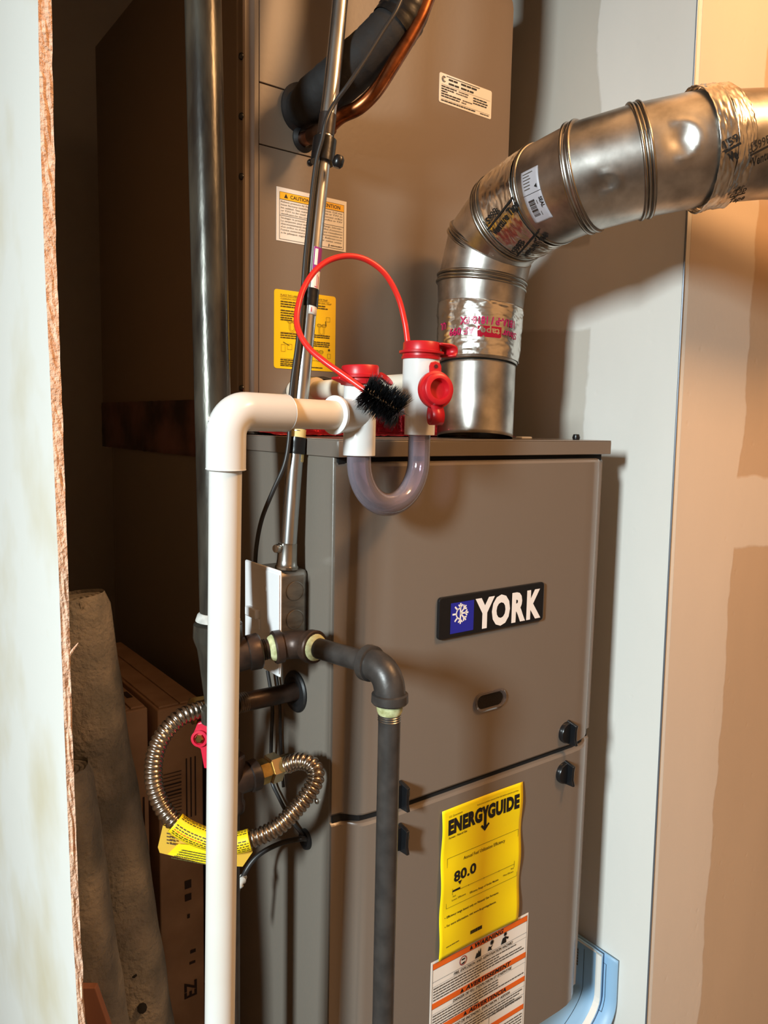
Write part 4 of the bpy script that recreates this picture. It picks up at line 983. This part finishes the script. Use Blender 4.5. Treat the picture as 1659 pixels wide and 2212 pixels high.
# sticker on the elbow gore
ps, Ln = surf(5, 6, .0600, .0608)
st_ = MB().grid(lambda a, b: ps(.014+.026*a, -.036+.062*b, .0010), 6, 24).build('bar_code_sticker', label_g, vent, solid=.0002)
pr = Print(lambda u, v: ps(.014+u, -.036+v, .0014))
for k in range(26): pr.rect('t', .0045, .034+k*.00075, .0135, .034+k*.00075+random.choice((.0002, .0004)))
pr.rect('t', .0, .027, .026, .0274)
for k in range(6): pr.rect('tg', .003, .003+k*.0035, .014+random.uniform(-.003, .006), .0040+k*.0035)
pr.text('t', 'SEAL', .020, .034, .0050, w=.012, bold=.03, rot=math.pi/2); pr.rect('tg', .0155, .036, .0165, .054); pr.poly('t', [(.018, .021), (.022, .0185), (.022, .0235)])
pr.build(st_, {'t': ink, 'tg': ink_g})
for px, py in ((1035, 465), (1008, 502)):
    d_ = .965; screw(at(px, py, 1.0), (CAM-at(px, py, 1.0)), .0022, galv_d, vent, 'rivet')

# ------------------------------------------------------------------ cables
def cab(pts, r, name, label, cat='cable', n=8, mat=cable, group=None):
    p = catmull(pts, n); o = MB().tube(p, r, 12).build(name, mat); return tag(o, label, cat, group)
dpt = lambda px, py, off: at(px, py, off)
cab([at(866, 0, .855), at(853, 28, .853), at(828, 66, .852), at(788, 130, .850), at(752, 183, .848), at(722, 224, .850), at(704, 262, .845), at(696, 300, .846), at(684, 345, .8475), at(676, 400, .848), at(667, 480, .847), at(659, 560, .846), at(653, 640, .845), at(643, 740, .842), at(632, 820, .840), at(626, 880, .838), at(624, 950, .838), at(614, 1005, .838), at(590, 1060, .842), at(566, 1120, .85), at(554, 1180, .865), at(550, 1240, .88)], .0024, 'control_cable', 'black cable strapped along the conduit from the refrigerant lines')
cab([onx(578, 1448, -.012), onx(588, 1520, -.010), onx(586, 1600, -.010), onx(586, 1680, -.009), onx(602, 1722, -.008), onx(628, 1770, -.008), onx(656, 1806, -.005)], .0022, 'thermostat_cable', 'thin black cable dropping from the junction box to the lower grommet', group='thin cables below the junction box')
cab([onx(596, 1448, -.006), onx(604, 1520, -.006), onx(606, 1600, -.005), onx(612, 1700, -.005)], .0018, 'thermostat_cable', 'thinner dark wire hanging behind the gas hose nut', group='thin cables below the junction box')
cab([onx(664, 1813, -.003), onx(648, 1812, -.012), onx(605, 1822, -.022), onx(560, 1846, -.04), onx(532, 1880, -.055), onx(512, 1930, -.07), onx(500, 2010, -.075)], .0030, 'power_cable', 'dark cable bending from the lower grommet toward the drip leg')
wr_ = [onx(526, 1893, -.058), onx(522, 1905, -.066), onx(514, 1918, -.07), onx(500, 1925, -.075)]
tag(MB().tube(catmull(wr_, 5), [.0035+.0012*math.sin(i*1.9) for i in range(16)], 10).build('tape_wrap', dope_w), 'crinkled whitish tape wrapped around the dark cable', 'tape')

# ------------------------------------------------------------------ things stored at the left
def roll(px0, py0, d0, px1, py1, d1, r, name, label, sd):
    a, b = at(px0, py0, d0), at(px1, py1, d1); dr_ = (b-a).normalized(); b = a+dr_*((FLOOR+.012-a.z)/dr_.z)
    o = thing(name, b, label, 'carpet roll', 'carpet pad rolls leaning in the closet'); ax = (a-b).normalized(); e1, e2 = frame(ax); L = (a-b).length; mb = MB(); nr, sg = 60, 40; vs = []
    for q in range(nr+1):
        t = q/nr; c_ = b+ax*(L*t)
        for k in range(sg):
            an = 2*math.pi*k/sg
            rr = r*(1+.10*noise.noise(V((math.cos(an)*1.2+sd, math.sin(an)*1.2, t*5)))+.05*noise.noise(V((math.cos(an)*3, math.sin(an)*3+sd, t*16))))
            if q == nr: rr *= .9
            vs.append(c_+(e1*math.cos(an)+e2*math.sin(an))*rr)
    mb.add(vs, [(q*sg+k, q*sg+(k+1) % sg, (q+1)*sg+(k+1) % sg, (q+1)*sg+k) for q in range(nr) for k in range(sg)]+[tuple(reversed(range(sg)))]); mb.build('rolled_body', pad, o, smooth=70)
    sp = []
    for i in range(70):
        an = i*.45; rr = r*.9*(1-i/75); sp.append(a-ax*.004+(e1*math.cos(an)+e2*math.sin(an))*rr)
    vs = []
    for q in sp: vs += [q, q-ax*.03]
    MB().add(vs, [(2*i, 2*i+2, 2*i+3, 2*i+1) for i in range(len(sp)-1)]).build('spiral_end', pad, o, solid=.004, smooth=60)
    return o, a, b, ax, e1, e2
r1 = roll(150, 1288, .93, 296, 2212, .985, .044, 'carpet_pad_roll', 'taller grey-brown carpet pad roll leaning beside the cardboard cartons', 1.)
roll(128, 1660, .86, 212, 2212, .90, .034, 'carpet_pad_roll', 'shorter carpet pad roll leaning against the white board edge', 9.)
for px, py, s_ in ((278, 1850, .004), (275, 1922, .005), (262, 2020, .007), (279, 2045, .005), (289, 2104, .0045), (307, 2178, .006)):
    c_ = at(px, py, .938); MB().lathe([(s_, 0), (s_*.7, .0012), (0, .0015)], c_, CAM-c_, 9).build('dark_stain', pad_d, r1[0])
# reddish board
p0, p1 = at(186, 2128, .82), at(222, 2230, .83); dr_ = (p1-p0).normalized(); pe = p0+dr_*((FLOOR+.004-p0.z)/dr_.z)
e1 = V((.8, -.6, 0)); mb = MB(); mb.obox((p0+pe)/2, (pe-p0)/2, e1*.011, dr_.cross(e1).normalized()*.004)
tag(mb.build('wood_strip', wood, smooth=0, bevel=.001), 'reddish wooden strip leaning low beside the shorter carpet pad roll', 'wood strip')
# cartons
def carton(name, x0, x1, y0, y1, ztop, label, prints):
    o = thing(name, ((x0+x1)/2, (y0+y1)/2, FLOOR), label, 'box', 'cartons stored beside the furnace')
    MB().box((x0, y0, FLOOR), (x1, y1, ztop)).build('body', card, o, smooth=0, bevel=.002)
    MB().box((x0+.003, y0+.004, ztop), ((x0+x1)/2-.001, y1-.003, ztop+.003)).build('flap', card, o, smooth=0, bevel=.0008)
    MB().box(((x0+x1)/2+.001, y0+.004, ztop), (x1-.003, y1-.003, ztop+.003)).build('flap', card, o, smooth=0, bevel=.0008)
    pr = Print(lambda u, v: V((x0+u, y0-.0006, ztop-v))); prints(pr, x1-x0); pr.build(o, {'t': card_ink})
    return o
q1 = ony(319, 1527, .272); q2 = ony(246, 1545, .272)
def prt1(pr, w_):
    for k in range(16): pr.rect('t', w_*.28, .125+k*.0045, w_*.72, .125+k*.0045+random.choice((.001, .0022)))
    for i, (u, L) in enumerate(((.45, .06), (.62, .05), (.78, .06))): pr.rect('t', w_*u, .235, w_*u+.0025, .235+L)
    pr.rect('t', w_*.8, .12, w_*.86, .2)
c1_ = carton('carton', q2.x, q1.x, .272, .66, (q1.z+q2.z)/2, 'brown cardboard carton with bar code print behind the taller roll', prt1)
pr = Print(lambda u, v: V((q2.x+u, .272+v, (q1.z+q2.z)/2+.0036)))
for k in range(3): pr.rect('t#%d' % k, .004+k*.013, .04, .012+k*.013, .065); pr.rect('t#%d' % k, .004+k*.013, .085, .010+k*.013, .12)
pr.build(c1_, {'t': card_ink})
q3 = ony(341, 1560, .268); q4 = ony(438, 1560, .268)
def prt2(pr, w_):
    for k in range(12): pr.rect('t', w_*.1, .09+k*.005, w_*.5, .09+k*.005+random.choice((.001, .0022)))
    for k in range(3): pr.rect('t', w_*(.6+.1*k), .075, w_*(.63+.1*k), .16)
    pr.text('t#1', 'EZ', w_*.80, .425, .018, w=.024, bold=.03, rot=-math.pi/2); pr.rect('t#1', w_*.66, .355, w_*.79, .36); pr.rect('t#1', w_*.64, .372, w_*.78, .376); pr.rect('t#2', w_*.55, .25, w_*.70, .262); pr.rect('t#2', w_*.55, .27, w_*.70, .28); pr.rect('t#2', w_*.60, .30, w_*.66, .306); pr.arc('t#3', w_*.3, .175, .010, .003, ry=.006)
carton('carton', q3.x, min(q4.x, -.012), .268, .6, q3.z+.016, 'brown cardboard carton standing between the other carton and the furnace', prt2)

# ------------------------------------------------------------------ manuals by the wall
def booklet(name, label, x_top, y_front, y_back, zt, cur, prints, off):
    def f(u, v):  # u along y (0 front), v down 0..1
        zz = zt-(zt-PAD-.004)*min(1, v/.82)
        bend = max(0, (v-.42)/.58); x = corner_x(zz)-off-cur*bend**2.1
        if v > .82: zz = PAD+.004+.0015*(1-v)
        return V((x, y_front+(y_back-y_front)*u, zz+(.0 if v > .4 else 0)))
    o = thing(name, f(.5, 1), label, 'booklet', 'blue manuals tucked beside the furnace')
    MB().grid(f, 10, 30).build('cover', blue_p, o, solid=.003, smooth=60)
    def pos(u, v, d=.0035):
        p = f(u, v); a = f(u, min(1, v+.01))-f(u, max(0, v-.01)); nn = V((0, 1, 0)).cross(a).normalized()
        if nn.x > 0: nn = -nn
        return p+nn*d
    pr = Print(lambda u, v: pos(u, v, .0022)); prints(pr); pr.build(o, {'t': ink, 'p': white, 'tg': ink_g}, {'p': 'white_border'})
    return o
def pm1(pr):
    for k in range(20): pr.rect('p', 0.0, k/20, .055, (k+1)/20)
    pr.rect('p', 0.0, 0.0, 1, .02, 6)
    for k in range(20): pr.rect('t', .17, .06+k*.044, .174, .06+(k+1)*.044)
    for k in range(6): pr.rect('tg', .23, .10+k*.03, .30, .122+k*.03)
    for k in range(10): pr.rect('t', .40, .09+k*.03, .404, .12+k*.03)
    pr.text('t', 'WARNING', .50, .33, .030, w=.20, bold=.03, rot=-math.pi/2)
    pr.poly('t', [(.47, .37), (.50, .345), (.53, .37)])
def pm2(pr):
    for k in range(12): pr.rect('t', .10, .10+k*.04, .104, .14+k*.04)
    pr.rect('t', .10, .10, .45, .103); pr.rect('t', .10, .58, .45, .583); pr.rect('p', .26, .33, .40, .54, 4); pr.rect('t', .28, .42, .37, .47)
m1 = onx(1298, 2064, .525); m2 = onx(1327, 2082, .530)
booklet('manual_booklet', 'pale blue booklet with white border curling from behind the furnace door', 0, m1.y, m1.y+.20, m1.z, .16, pm1, .016)
booklet('manual_booklet', 'pale blue booklet flat against the wall behind the white bordered booklet', 0, m2.y, m2.y+.20, m2.z, .11, pm2, .006)
